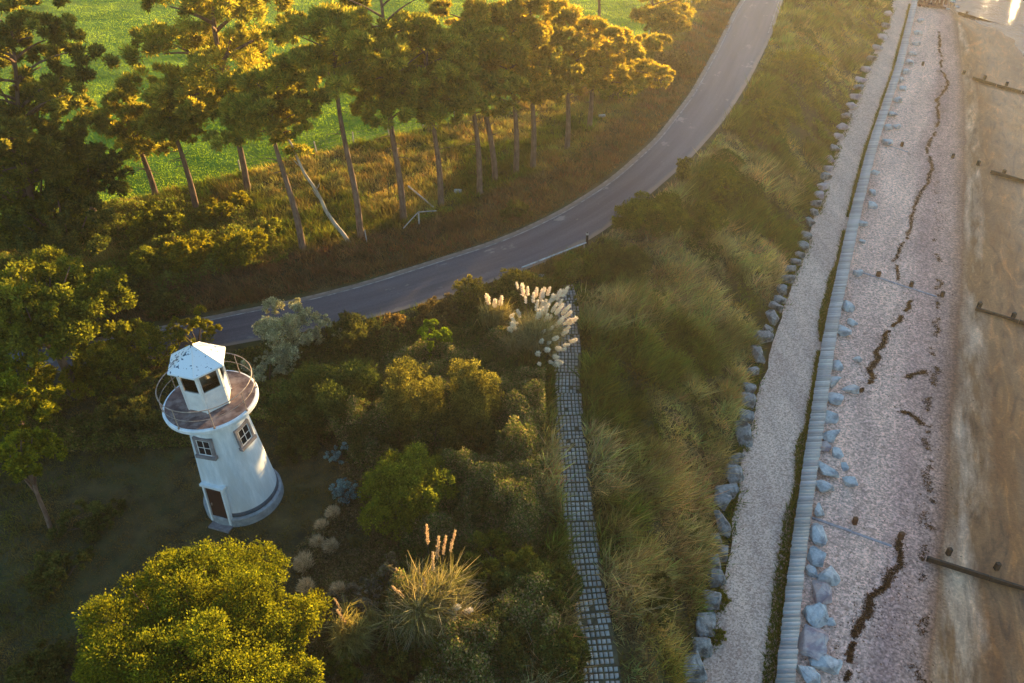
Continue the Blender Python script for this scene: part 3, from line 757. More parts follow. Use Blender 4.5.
def make_shrub(r, w_, h_, n, size, cols, kind='dome', nlobes=9, aspect=.6):
    lobes = []
    if kind == 'dome':
        for k in range(nlobes * 2):
            u_ = (k + .5) / (nlobes * 2); ph = math.acos(1 - u_); a = k * 2.4 + r.uniform(-.4, .4); q_ = r.uniform(.6, .95); s_ = w_ * r.uniform(.17, .34)
            lobes.append((math.cos(a) * math.sin(ph) * w_ * q_, math.sin(a) * math.sin(ph) * w_ * q_, h_ * (.12 + .72 * math.cos(ph) * q_), s_, s_, s_ * .85))
        lobes.append((0, 0, h_ * .3, w_ * .6, w_ * .6, h_ * .4))
    elif kind == 'upright':
        for k in range(nlobes):
            a = r.uniform(0, 6.28); d = w_ * r.uniform(.1, .6); zt = h_ * r.uniform(.65, 1.0); s_ = w_ * r.uniform(.26, .4)
            for q in range(4): lobes.append((math.cos(a) * d, math.sin(a) * d, zt * (.2 + .22 * q), s_, s_, h_ * .16))
    elif kind == 'loose':
        for k in range(nlobes * 2):
            a = r.uniform(0, 6.28); d = w_ * r.uniform(.2, .95); z = h_ * r.uniform(.25, 1.0) * (1 - .35 * (d / w_) ** 2); s_ = w_ * r.uniform(.13, .26)
            lobes.append((math.cos(a) * d, math.sin(a) * d, z, s_, s_, s_ * .8))
    P, D, ci = clump_points(lobes, max(40, n // 60), n, r, .36, -.5)
    k = P[:, 2] > -.1; P, D, ci = P[k], D[k], ci[k]
    T = tints(len(P), cols, r, .16) * (1 + r.normal(size=(max(40, n // 60), 1)) * .17)[ci].clip(.5, 1.6)
    T *= (.62 + .76 * fbm(P[:, 0] + P[:, 2], P[:, 1] + 7, .5, 3, n % 97))[:, None]
    D = D / (np.linalg.norm(D, axis=1)[:, None] + 1e-6)
    V, F, T = leaf_quads(P, size, T, r, aspect, D, .7)
    mb = MB()
    for k in range(7):
        l_ = lobes[r.integers(0, len(lobes))]; mb.tube(limb_pts((r.normal() * .08, r.normal() * .08, -.15), (l_[0] * .8, l_[1] * .8, l_[2]), r, .05), np.linspace(.05, .015, 5) * max(.6, w_ / 1.5), 6)
    return mb.mesh('stem', True), np_mesh('foliage', V, F, T)

def put_shrub(name, base, meshes, label, cat, group, rz=0, sc=(1, 1, 1)):
    o = thing(name, base, label, cat, group, rz); o.scale = sc
    for nm, me, mt in zip(('stem', 'foliage'), meshes, ('twig', 'leaf')):
        if not me.materials: me.materials.append(MT[mt])
        c = bpy.data.objects.new(nm, me); COL.objects.link(c); c.parent = o
    return o

def blades(name, P, hts, wid, cols, r, lean=(0, 0), leanv=.4, mat='grass'):
    n_ = len(P); a = r.uniform(0, math.pi, n_)
    s_ = np.c_[np.cos(a), np.sin(a), np.zeros(n_)] * (np.broadcast_to(wid, n_) * .5)[:, None]
    L = np.c_[np.broadcast_to(lean[0], n_), np.broadcast_to(lean[1], n_), np.zeros(n_)] + np.c_[r.normal(size=(n_, 2)) * leanv, np.zeros(n_)]
    tip = P + (L + np.array([0, 0, 1])) * hts[:, None]
    V = np.stack([P - s_, P + s_, tip], 1).reshape(-1, 3)
    me = np_mesh(name, V, np.arange(3 * n_).reshape(n_, 3), np.repeat(cols, 3, axis=0))
    return props(link(name, me, mat), kind='stuff')

def scatter_px(polys, n, r, seed=0, zf=None):
    """uniform points on the ground inside a zone"""
    Q = np.array(polys); lo = Q.min(0); hi = Q.max(0); out = []; got = 0
    while got < n:
        p = r.uniform(lo, hi, (n, 2)); k = in_poly(p[:, 0], p[:, 1], polys); p = p[k]; out.append(p); got += len(p)
        if len(p) == 0: break
    return np.concatenate(out)[:n]

def mixcol(f, A, B):
    return np.array(A)[None] * (1 - f[:, None]) + np.array(B)[None] * f[:, None]

def nearweight(p, r, k=45.0):
    """thin points out with distance from the foreground, as far blades show less"""
    d = np.hypot(p[:, 0], p[:, 1]); return r.random(len(p)) < np.clip(k / d, .15, 1) ** 1.3

# air: one box of thin haze round everything
if HAZE:
    m = bpy.data.materials.new('haze_air'); m.use_nodes = True; n = m.node_tree.nodes; l = m.node_tree.links; n.remove(n['Principled BSDF'])
    pv = n.new('ShaderNodeVolumePrincipled'); pv.inputs['Color'].default_value = (1, .93, .85, 1); pv.inputs['Density'].default_value = HAZE; pv.inputs["Anisotropy"].default_value = .55
    l.new(pv.outputs[0], n['Material Output'].inputs['Volume'])
    mb = MB(); mb.box((900, 1000, 17), (4000, 3400, 46)); props(mb.build('haze', m), kind='stuff')

# ------------------------------------------------------------------ ground cover (nobody could count it)
HWR = float(np.linalg.norm((RL - RR)[:, :2], axis=1).mean() / 2)
def off_hard(p, road=.25, path=.85, tower=2.0):
    return (dist_line(p[:, 0], p[:, 1], ROADC[::2]) > HWR + road) & (dist_line(p[:, 0], p[:, 1], PATHC[::8]) > path) & (np.hypot(p[:, 0] - TB[0], p[:, 1] - TB[1]) > tower)
def with_z(p, lo=-.03): return np.c_[p, hgt(p[:, 0], p[:, 1]) + lo]

R1 = np.random.default_rng(101)
def tussock(p, frac, per, sig, r):
    n_ = len(p); nc = max(10, n_ // per); cen = p[r.integers(0, n_, nc)]; ci = r.integers(0, nc, n_); on = r.random(n_) < frac
    off = r.normal(size=(n_, 2)) * sig; q = np.where(on[:, None], cen[ci] + off, p)
    f = np.where(on, r.uniform(.55, 1.35, nc)[ci], .55); tn = np.where(on[:, None], (1 + r.normal(size=(nc, 3)) * (.16, .12, .12) + r.normal(size=(nc, 1)) * .12)[ci], .8)
    return q, f, np.clip(tn, .45, 1.6), np.where(on[:, None], off / sig * .22, 0)

# 1 long wind-combed grass on the slope down to the track
ye = np.linspace(CREST[0, 1] - 1, 150, 60)
ZS = [(float(xcurve(CREST, y_)) - 4.2, y_) for y_ in ye] + [(float(xcurve(ROCKS, y_)) - .3, y_) for y_ in ye[::-1]]
p = scatter_px(ZS, 620000, R1); p = p[nearweight(p, R1, 34)]
p, tf, tn_, tl = tussock(p, .72, 55, .22, R1)
ok_ = off_hard(p, .3, .72); p, tf, tn_, tl = p[ok_], tf[ok_], tn_[ok_], tl[ok_]; te = (p[:, 0] - xcurve(CREST, p[:, 1]))
n1 = fbm(p[:, 0], p[:, 1], 5.5, 4, 31); n2 = fbm(p[:, 0], p[:, 1], 2.2, 3, 41); n3 = fbm(p[:, 0] * 1.6, p[:, 1] * .5, 1.3, 3, 51)
h_ = (.28 + .75 * sstep((n2 - .35) * 3)) * R1.uniform(.55, 1.25, len(p)); 
edge = sstep((xcurve(ROCKS, p[:, 1]) - p[:, 0] + .1) / 1.2); h_ *= (.35 + .65 * edge) * tf
g_ = mixcol(sstep((n1 - .33) * 4.2), rgb('#b8a880'), rgb('#646c34')); g_ = g_ * (1 - .45 * sstep((n3 - .5) * 5))[:, None]
far_ = sstep((p[:, 1] - 55) / 45)[:, None]; g_ = g_ * (1 - far_ * .5) + (mixcol(sstep((n1 - .4) * 5), rgb('#b09c50'), rgb('#7e8434')) * (1 - .35 * sstep((n3 - .5) * 5))[:, None]) * far_ * .5  # golden low-sun glow of the far slope put into the blade colour
g_ *= R1.uniform(.5, 1.5, (len(p), 1)) * tn_
ln = fbm(p[:, 0], p[:, 1], 2.4, 3, 61) * 1.6 - .8
P = with_z(p); blades('slope_grass', P, h_, .045 + .0006 * p[:, 1], g_, R1, (.25 + .5 * ln + tl[:, 0] * 1.5, -.35 + .3 * ln + tl[:, 1] * 1.5), .32)

# 2 rough dry meadow under the pines
ZM = [tuple(q[:2]) for q in FIELD[::6]] + [tuple(q[:2]) for q in RL[::-6] if q[1] < 150]
p = scatter_px(ZM, 420000, R1); p = p[nearweight(p, R1, 50)]; p, tf, tn_, tl = tussock(p, .6, 50, .25, R1); ok_ = off_hard(p, .0); p, tf, tn_, tl = p[ok_], tf[ok_], tn_[ok_], tl[ok_]
dr = dist_line(p[:, 0], p[:, 1], ROADC[::2]) - HWR; n1 = fbm(p[:, 0], p[:, 1], 6, 4, 71); n2 = fbm(p[:, 0], p[:, 1], 2, 3, 81)
ver = 1 - sstep((dr - 3.2 - 2.5 * (n1 - .5)) / 1.6)
g_ = mixcol(sstep((n1 - .4) * 5), rgb('#a09058'), rgb('#6c7430')); g_ = g_ * (1 - ver[:, None]) + mixcol(n2, rgb('#6e5644'), rgb('#96785c')) * ver[:, None]
g_ *= R1.uniform(.65, 1.3, (len(p), 1)) * (1 - .4 * sstep((n2 - .5) * 5))[:, None] * tn_
h_ = tf * (.22 + .5 * n2) * R1.uniform(.6, 1.2, len(p)) * (.4 + .6 * sstep(dr / .8)); 
blades('rough_meadow_grass', with_z(p), h_, .06, g_, R1, (-.1, -.2), .45)

# 3 short field turf
fe = [(-75, 62), (-75, 175), (60, 175)] + FX[::-8]
p = scatter_px([tuple(q) for q in fe if q[0] > -90], 900000, R1); p = p[is_field(p[:, 0], p[:, 1])]; p = p[nearweight(p, R1, 75)]
n1 = fbm(p[:, 0], p[:, 1], 8, 4, 91); n2 = fbm(p[:, 0] * .5, p[:, 1], 1.6, 3, 95)
g_ = mixcol(sstep((n1 - .3) * 2.5), rgb('#6c8414'), rgb('#9cae2a')) * R1.uniform(.75, 1.25, (len(p), 1)) * (1 - .35 * sstep((n2 - .5) * 5))[:, None]
blades('field_grass', with_z(p, -.01), R1.uniform(.05, .13, len(p)) * (.5 + 1.0 * n2), .06, g_, R1, (0, 0), .5, 'fieldgrass')

# 4 mown and rank grass round the tower and along the path
xl = np.linspace(-60, 10, 30)
ZL = [(-60, 6)] + [tuple(q[:2]) for q in RR[::5] if -75 < q[0] and q[1] < 75] + [(float(xcurve(CREST, y_)) - 3.5, y_) for y_ in np.linspace(60, 12, 30)] + [(4, 6)]
p = scatter_px(ZL, 560000, R1); p = p[nearweight(p, R1, 30)]; p, tf, tn_, tl = tussock(p, .6, 40, .2, R1); ok_ = off_hard(p, .0, .6, 1.85); p, tf, tn_, tl = p[ok_], tf[ok_], tn_[ok_], tl[ok_]
n1 = fbm(p[:, 0], p[:, 1], 4, 4, 13); n2 = fbm(p[:, 0], p[:, 1], 1.4, 3, 17)
dt = np.hypot(p[:, 0] - TB[0] + 1, p[:, 1] - TB[1] + 1); lawn = (1 - sstep((dt - 6) / 4)) * (p[:, 0] < -6)
lawn = np.maximum(lawn, (p[:, 0] < -14) * .75)
g_ = mixcol(sstep((n1 - .38) * 4), rgb('#8a7650'), rgb('#66703a')); g_ = g_ * (1 - .35 * sstep((n2 - .5) * 5))[:, None]
g_ *= R1.uniform(.7, 1.25, (len(p), 1)) * tn_ ** .7
g_ = g_ * (1 - .55 * lawn[:, None]) + np.array(rgb('#74603e')) * .55 * lawn[:, None] * R1.uniform(.6, 1.2, (len(p), 1))
h_ = tf * (.16 + .55 * n2) * R1.uniform(.5, 1.3, len(p)); h_ = h_ * (1 - .75 * lawn)
k = dist_line(p[:, 0], p[:, 1], PATHC[::8]); h_ *= .35 + .65 * sstep((k - .6) / .9)
blades('rough_grass', with_z(p), h_, .05, g_, R1, (.1, -.2), .5)

# 5 weeds along the foot of the sea wall and the edge of the track
yy = R1.uniform(14, 118, 60000); side = R1.random(60000) < .45
wallw = .16 + .36 * sstep((fbm(yy, yy * 0 + 3, 4, 3, 2) - .35) * 4) * (1 - .75 * sstep((yy - 40) / 25))
xx = np.where(side, xcurve(WALLL, yy) - R1.random(60000) ** 1.4 * wallw * 1.1, xcurve(ROCKS, yy) - .2 + R1.normal(size=60000) * .30 + .42 * fbm(yy, yy * 0, 2.2, 3, 6))
patch = fbm(yy, yy * 0 + 9, 2.6, 2, 12); k = (~side & (patch > .44)) | (side & (patch > .28)); xx, yy, side = xx[k], yy[k], side[k]
g_ = mixcol(R1.random(len(xx)), rgb('#3f4a1c'), rgb('#66702a')); z = np.full(len(xx), 1.02)
blades('track_edge_weeds', np.c_[xx, yy, z], R1.uniform(.08, .3, len(xx)), .07, g_, R1, (0, 0), .6)

# 6 low leafy undergrowth, ivy and bramble between the shrubs
def low_cover(name, outline, n_, cols, size, r, hmul=1.0, thr=.35, seed=3):
    Z = zone(outline); q = scatter_px(Z, n_, r); q = q[off_hard(q, .5, 1.2, 4.5)]
    f = fbm(q[:, 0], q[:, 1], 2.3, 3, seed); f2 = fbm(q[:, 0], q[:, 1], .8, 2, seed + 5); k_ = f > thr; q = q[k_]; f = f[k_]; f2 = f2[k_]
    hh = (f - thr) * 2.2 * hmul * (.6 + .8 * f2) * r.uniform(.55, 1.0, len(q))
    P_ = np.c_[q, hgt(q[:, 0], q[:, 1]) + hh]
    T_ = tints(len(q), cols, r, .2) * (.65 + .7 * f2)[:, None]
    V_, F_, T_ = leaf_quads(P_, size, T_, r, .65, np.tile([0, 0, .5], (len(q), 1)), .8)
    return props(link(name, np_mesh(name, V_, F_, T_), 'leaf'), kind='stuff')
low_cover('bramble_cover', [(300, 430), (420, 330), (540, 330), (556, 400), (560, 500), (575, 600), (588, 760), (388, 760), (390, 640), (405, 530), (335, 445)], 330000, lin('#5c6436', '#6c703c', '#86745a', '#5c6a38', '#9a8866'), .10, R1, 2.0, .36, 3)
low_cover('dry_cover', [(300, 430), (335, 445), (405, 530), (390, 640), (388, 760), (330, 760), (300, 600), (290, 520)], 60000, lin('#7c684e', '#8c7860', '#5e5c34', '#6c5a44'), .10, R1, .5, .34, 53)
low_cover('hedge_bottom', [(-60, 400), (60, 385), (230, 355), (380, 330), (500, 290), (585, 262), (560, 330), (440, 360), (290, 440), (60, 460), (-60, 470)], 110000, lin('#5a6030', '#747438', '#7c6c48'), .12, R1, 1.0, .34, 23)
low_cover('woodland_floor', [(-60, 340), (60, 325), (200, 285), (290, 262), (260, 215), (150, 200), (-60, 250)], 80000, lin('#5f6a30', '#757a3a', '#6a6034'), .14, R1, 1.1, .33, 33)
low_cover('scrub_patches', [(690, 300), (760, 200), (820, 90), (860, 10), (800, 20), (745, 110), (660, 240), (640, 380), (690, 560), (720, 470)], 120000, lin('#4a561e', '#5e6426', '#48502a'), .12, R1, .9, .5, 43)

# ------------------------------------------------------------------ pines
R2_ = np.random.default_rng(202)
PG = 'pines along the far side of the road'
def base_of(px, py): return ground([px], [py])[0]
def height_at(b, px, py):
    d = ray(px, py); t = b[1] / d[1]; q = CAMP + d * t; return q[2] - b[2], q[0] - b[0]
pine_cols = lin('#888a3a', '#989244', '#727a38', '#a89842')
gold_cols = lin('#948a3a', '#a4903c', '#808038', '#ae9644')  # warm glow of the light on the far pines, put into leaf colour
# base px, crown bottom px(y), top px (x,y), crown radius m, pads, colour, label
PINES = [
 ((44, 262), 165, (10, 18), 3.7, 30, lin('#7a7a3c', '#646a34', '#8c843e'), 'dark knobbly pine filling the upper left corner of the photo', (0, 0)),
 ((303, 250), 128, (262, 84), 2.7, 15, pine_cols, 'pine with pale straight trunk leaning left above the yellow roadside bushes', (0, 0)),
 ((361, 238), 78, (328, 20), 2.6, 14, pine_cols, 'tall pine with small dense crown, its trunk standing right beside the crooked pale trunk', (0, 0)),
 ((248, 192), 118, (205, -28), 5.2, 22, pine_cols, 'large spreading pine with layered branches in front of the green field', (0, 0)),
 ((403, 221), 118, (376, -30), 3.0, 22, pine_cols, 'tall pine left of the broken white rails with trunk showing above its lower boughs', (0, 0)),
 ((441, 206), 112, (426, 40), 3.0, 16, pine_cols, 'pine directly behind the broken white rails', (0, 0)),
 ((480, 194), 108, (468, 35), 2.6, 14, pine_cols, 'stout pine just right of the white stone in the dry grass', (0, 0)),
 ((495, 182), 100, (462, -25), 3.0, 14, gold_cols, 'slanting pine pressed close behind a stouter pine trunk', (0, 0)),
 ((516, 174), 102, (512, 20), 2.9, 15, gold_cols, 'slim pine, left one of an upright close pair at mid verge', (0, 0)),
 ((533, 168), 98, (530, -5), 3.0, 15, gold_cols, 'slim pine, right one of an upright close pair at mid verge', (0, 0)),
 ((567, 149), 90, (566, 22), 3.2, 16, gold_cols, 'golden lit pine with a thick dark trunk near the road bend', (0, 0)),
 ((590, 127), 84, (590, 30), 3.0, 15, gold_cols, 'pine with long boughs reaching right over the road verge', (2.6, -1.0)),
 ((196, 210), 135, (166, 96), 2.3, 12, pine_cols, 'short thin pine behind the yellow bushes, below the big spreading pine', (0, 0)),
 ((156, 196), 150, (122, 100), 2.2, 12, pine_cols, 'thin leaning pine in front of the field left of the others', (0, 0)),
 ((470, 60), 2, (468, -55), 2.5, 14, gold_cols, 'distant pine at the field edge behind the line of trunks', (0, 0)),
 ((522, 52), -8, (520, -60), 2.5, 14, gold_cols, 'distant pine with twin neighbour at the top of the photo', (0, 0)),
 ((598, 42), -6, (598, -60), 2.7, 14, gold_cols, 'distant golden pine on the field side near the top', (0, 0)),
 ((655, 52), 30, (650, -20), 3.2, 15, gold_cols, 'golden pine nearest the road where it leaves the photo', (1.2, 0)),
]
for (bp, cy, tp_, rad, npd, cols, lab, side) in PINES:
    b = base_of(*bp); H_, lx = height_at(b, *tp_); hc, _ = height_at(b, bp[0], cy); 
    ms = make_pine(H_, hc, rad, R2_, (lx, R2_.uniform(-.3, .3)), npd, int(2900 * npd * (rad / 2.8)), .62 if 'knobbly' in lab else .42, .24 if bp[1] > 100 else .2, cols, .31, 1.0 + .3 * (rad > 4), side)
    put_tree('pine_tree', b, ms, lab, 'pine tree', PG)

# crooked pale trunk, nearly bare
b = base_of(351, 243); H_, lx = height_at(b, 284, 132)
mb = MB(); tz = np.linspace(-.3, H_, 10); mb.tube([(lx * (max(z, 0) / H_) ** .75 + .06 * math.sin(z * 2), .06 * math.cos(z * 1.7), z) for z in tz], [.15 * (1 - .6 * max(z, 0) / H_) for z in tz], 9)
for z, a in ((H_ * .42, 2.5), (H_ * .5, 5.8), (H_ * .7, 3.0)):
    q = np.array([lx * (z / H_) ** .75, 0, z]); mb.tube([q, q + [math.cos(a) * .3, math.sin(a) * .2, .25], q + [math.cos(a) * .5, math.sin(a) * .3, .6]], (.05, .035, .015), 6)
t = thing('dead_pine', b, 'bare crooked pale trunk with broken stubs leaning left between two pines', 'dead tree', PG)
mb.build('trunk', 'barkpale', t, True)
ms = make_pine(4, 1, 1.0, R2_, (0, 0), 5, 2500, .5, .05, pine_cols, .3); me = ms[1]; me.materials.append(MT['needle'])
c = bpy.data.objects.new('crown', me); COL.objects.link(c); c.parent = t; c.location = (lx, 0, H_ - 2.6)

# broadleaf and dark conifers at the left
LG = 'trees crowding the left of the photo'
def tree_at(cpx, rad, hfrac, cols, n_, size, r, label, dz, flatn=.7, nl=12, name='broadleaf_tree', mats=('bark', 'leaf'), aspect=.6, group=LG, lean_base=None, z0=.35):
    """crown centre seen at cpx, dz above the ground"""
    b = ground([cpx[0]], [cpx[1]], dz)[0] if lean_base is None else base_of(*lean_base)
    if lean_base is not None:
        dz, lx_ = height_at(b, *cpx)
    else: lx_ = 0
    lobes = []
    for k in range(nl * 3):
        u_ = (k + .5) / (nl * 3); ph = math.acos(1 - 1.45 * u_); a = k * 2.4; q_ = r.uniform(.55, 1.08); s_ = rad * r.uniform(.10, .22)
        lobes.append((lx_ + math.cos(a) * math.sin(ph) * rad * q_, math.sin(a) * math.sin(ph) * rad * q_, dz + math.cos(ph) * rad * flatn * q_ + r.uniform(-.1, .1) * rad, s_, s_, s_ * .8))
    for k in range(nl // 3): lobes.append((lx_ + r.normal() * rad * .25, r.normal() * rad * .25, dz + r.normal() * rad * .15, rad * .3, rad * .3, rad * .25))
    nc = max(80, n_ // 55); P, D, ci = clump_points(lobes, nc, n_, r, .42, -.4)
    T = tints(n_, cols, r, .15) * (1 + r.normal(size=(nc, 1)) * .18)[ci].clip(.5, 1.6)
    T *= (.62 + .76 * fbm(P[:, 0] + P[:, 2], P[:, 1] + 7, rad * .3, 3, int(rad * 100)))[:, None]
    D /= np.linalg.norm(D, axis=1)[:, None] + 1e-6
    k = P[:, 2] > .02
    V, F, T = leaf_quads(P[k], size, T[k], r, aspect, D[k], .7)
    mb = MB(); tr_ = max(.09, rad * .06); zt = np.linspace(-.3, dz, 8)
    mb.tube([(lx_ * (max(z, 0) / dz), .05 * math.sin(z * 2), z) for z in zt], [tr_ * (1.2 - .6 * max(z, 0) / dz) for z in zt], 9)
    for l_ in lobes[:nl]: 
        f_ = r.uniform(.35, .7); mb.tube(limb_pts((lx_ * f_, 0, dz * f_), l_[:3], r, .05), np.linspace(tr_ * .45, .02, 5), 6)
    return put_tree(name, b, (mb.mesh('trunk', True), np_mesh('crown', V, F, T)), label, 'tree', group, 0, 1, mats)

yel = lin('#7c7a1e', '#8a8622', '#6a6e20', '#5c6420'); dkg = lin('#5a6230', '#4a542a', '#6c6c36'); olv = lin('#6c6e26', '#5a6226', '#7c7a2a')
tree_at((202, 661), 3.9, .5, yel, 240000, .095, R2_, 'big yellow green bushy tree at the lower left with its top lit by the sun', 2.8, .75, 34, z0=.3)
tree_at((24, 455), 1.35, .5, yel, 10000, .15, R2_, 'small golden topped tree with bare slanting trunk at the left edge', 3, .75, 8, lean_base=(50, 528))
tree_at((40, 315), 3.6, .5, olv, 60000, .17, R2_, 'broad olive green tree at the left edge just beyond the lighthouse hedge', 5.2, .7, 20)
tree_at((8, 400), 2.4, .5, yel, 30000, .16, R2_, 'yellow green tree on the left edge below the broad olive one', 3.5, .8, 12)
tree_at((22, 190), 4.2, .5, olv, 40000, .2, R2_, 'leafy tree with orange lit patches below the dark corner conifer', 5, .8, 16)
tree_at((82, 180), 3.0, .5, dkg, 24000, .2, R2_, 'dark round tree between the corner conifer and the thin leaning pines', 4, .9, 12)
tree_at((62, 232), 3.1, .5, dkg, 26000, .18, R2_, 'low dark tree beside the yellow roadside bushes at far left', 3, .8, 12)

# ------------------------------------------------------------------ shrubs
R3 = np.random.default_rng(303)
gold = lin('#8a7c22', '#7a7824', '#6a6a22'); green = lin('#525c2e', '#48522a', '#626a36'); silver = lin('#b4ac98', '#a09c86', '#8a8a6c', '#c4bca8')
darkg = lin('#565a30', '#4c502a', '#686438'); brown = lin('#6e5a3c', '#5c4c34', '#7c6a44'); gorse = lin('#646826', '#565c24', '#747030')
upg = lin('#6a6632', '#787038', '#52542a', '#847a40'); blueg = lin('#7a94a4', '#8ea6b4', '#68828e')
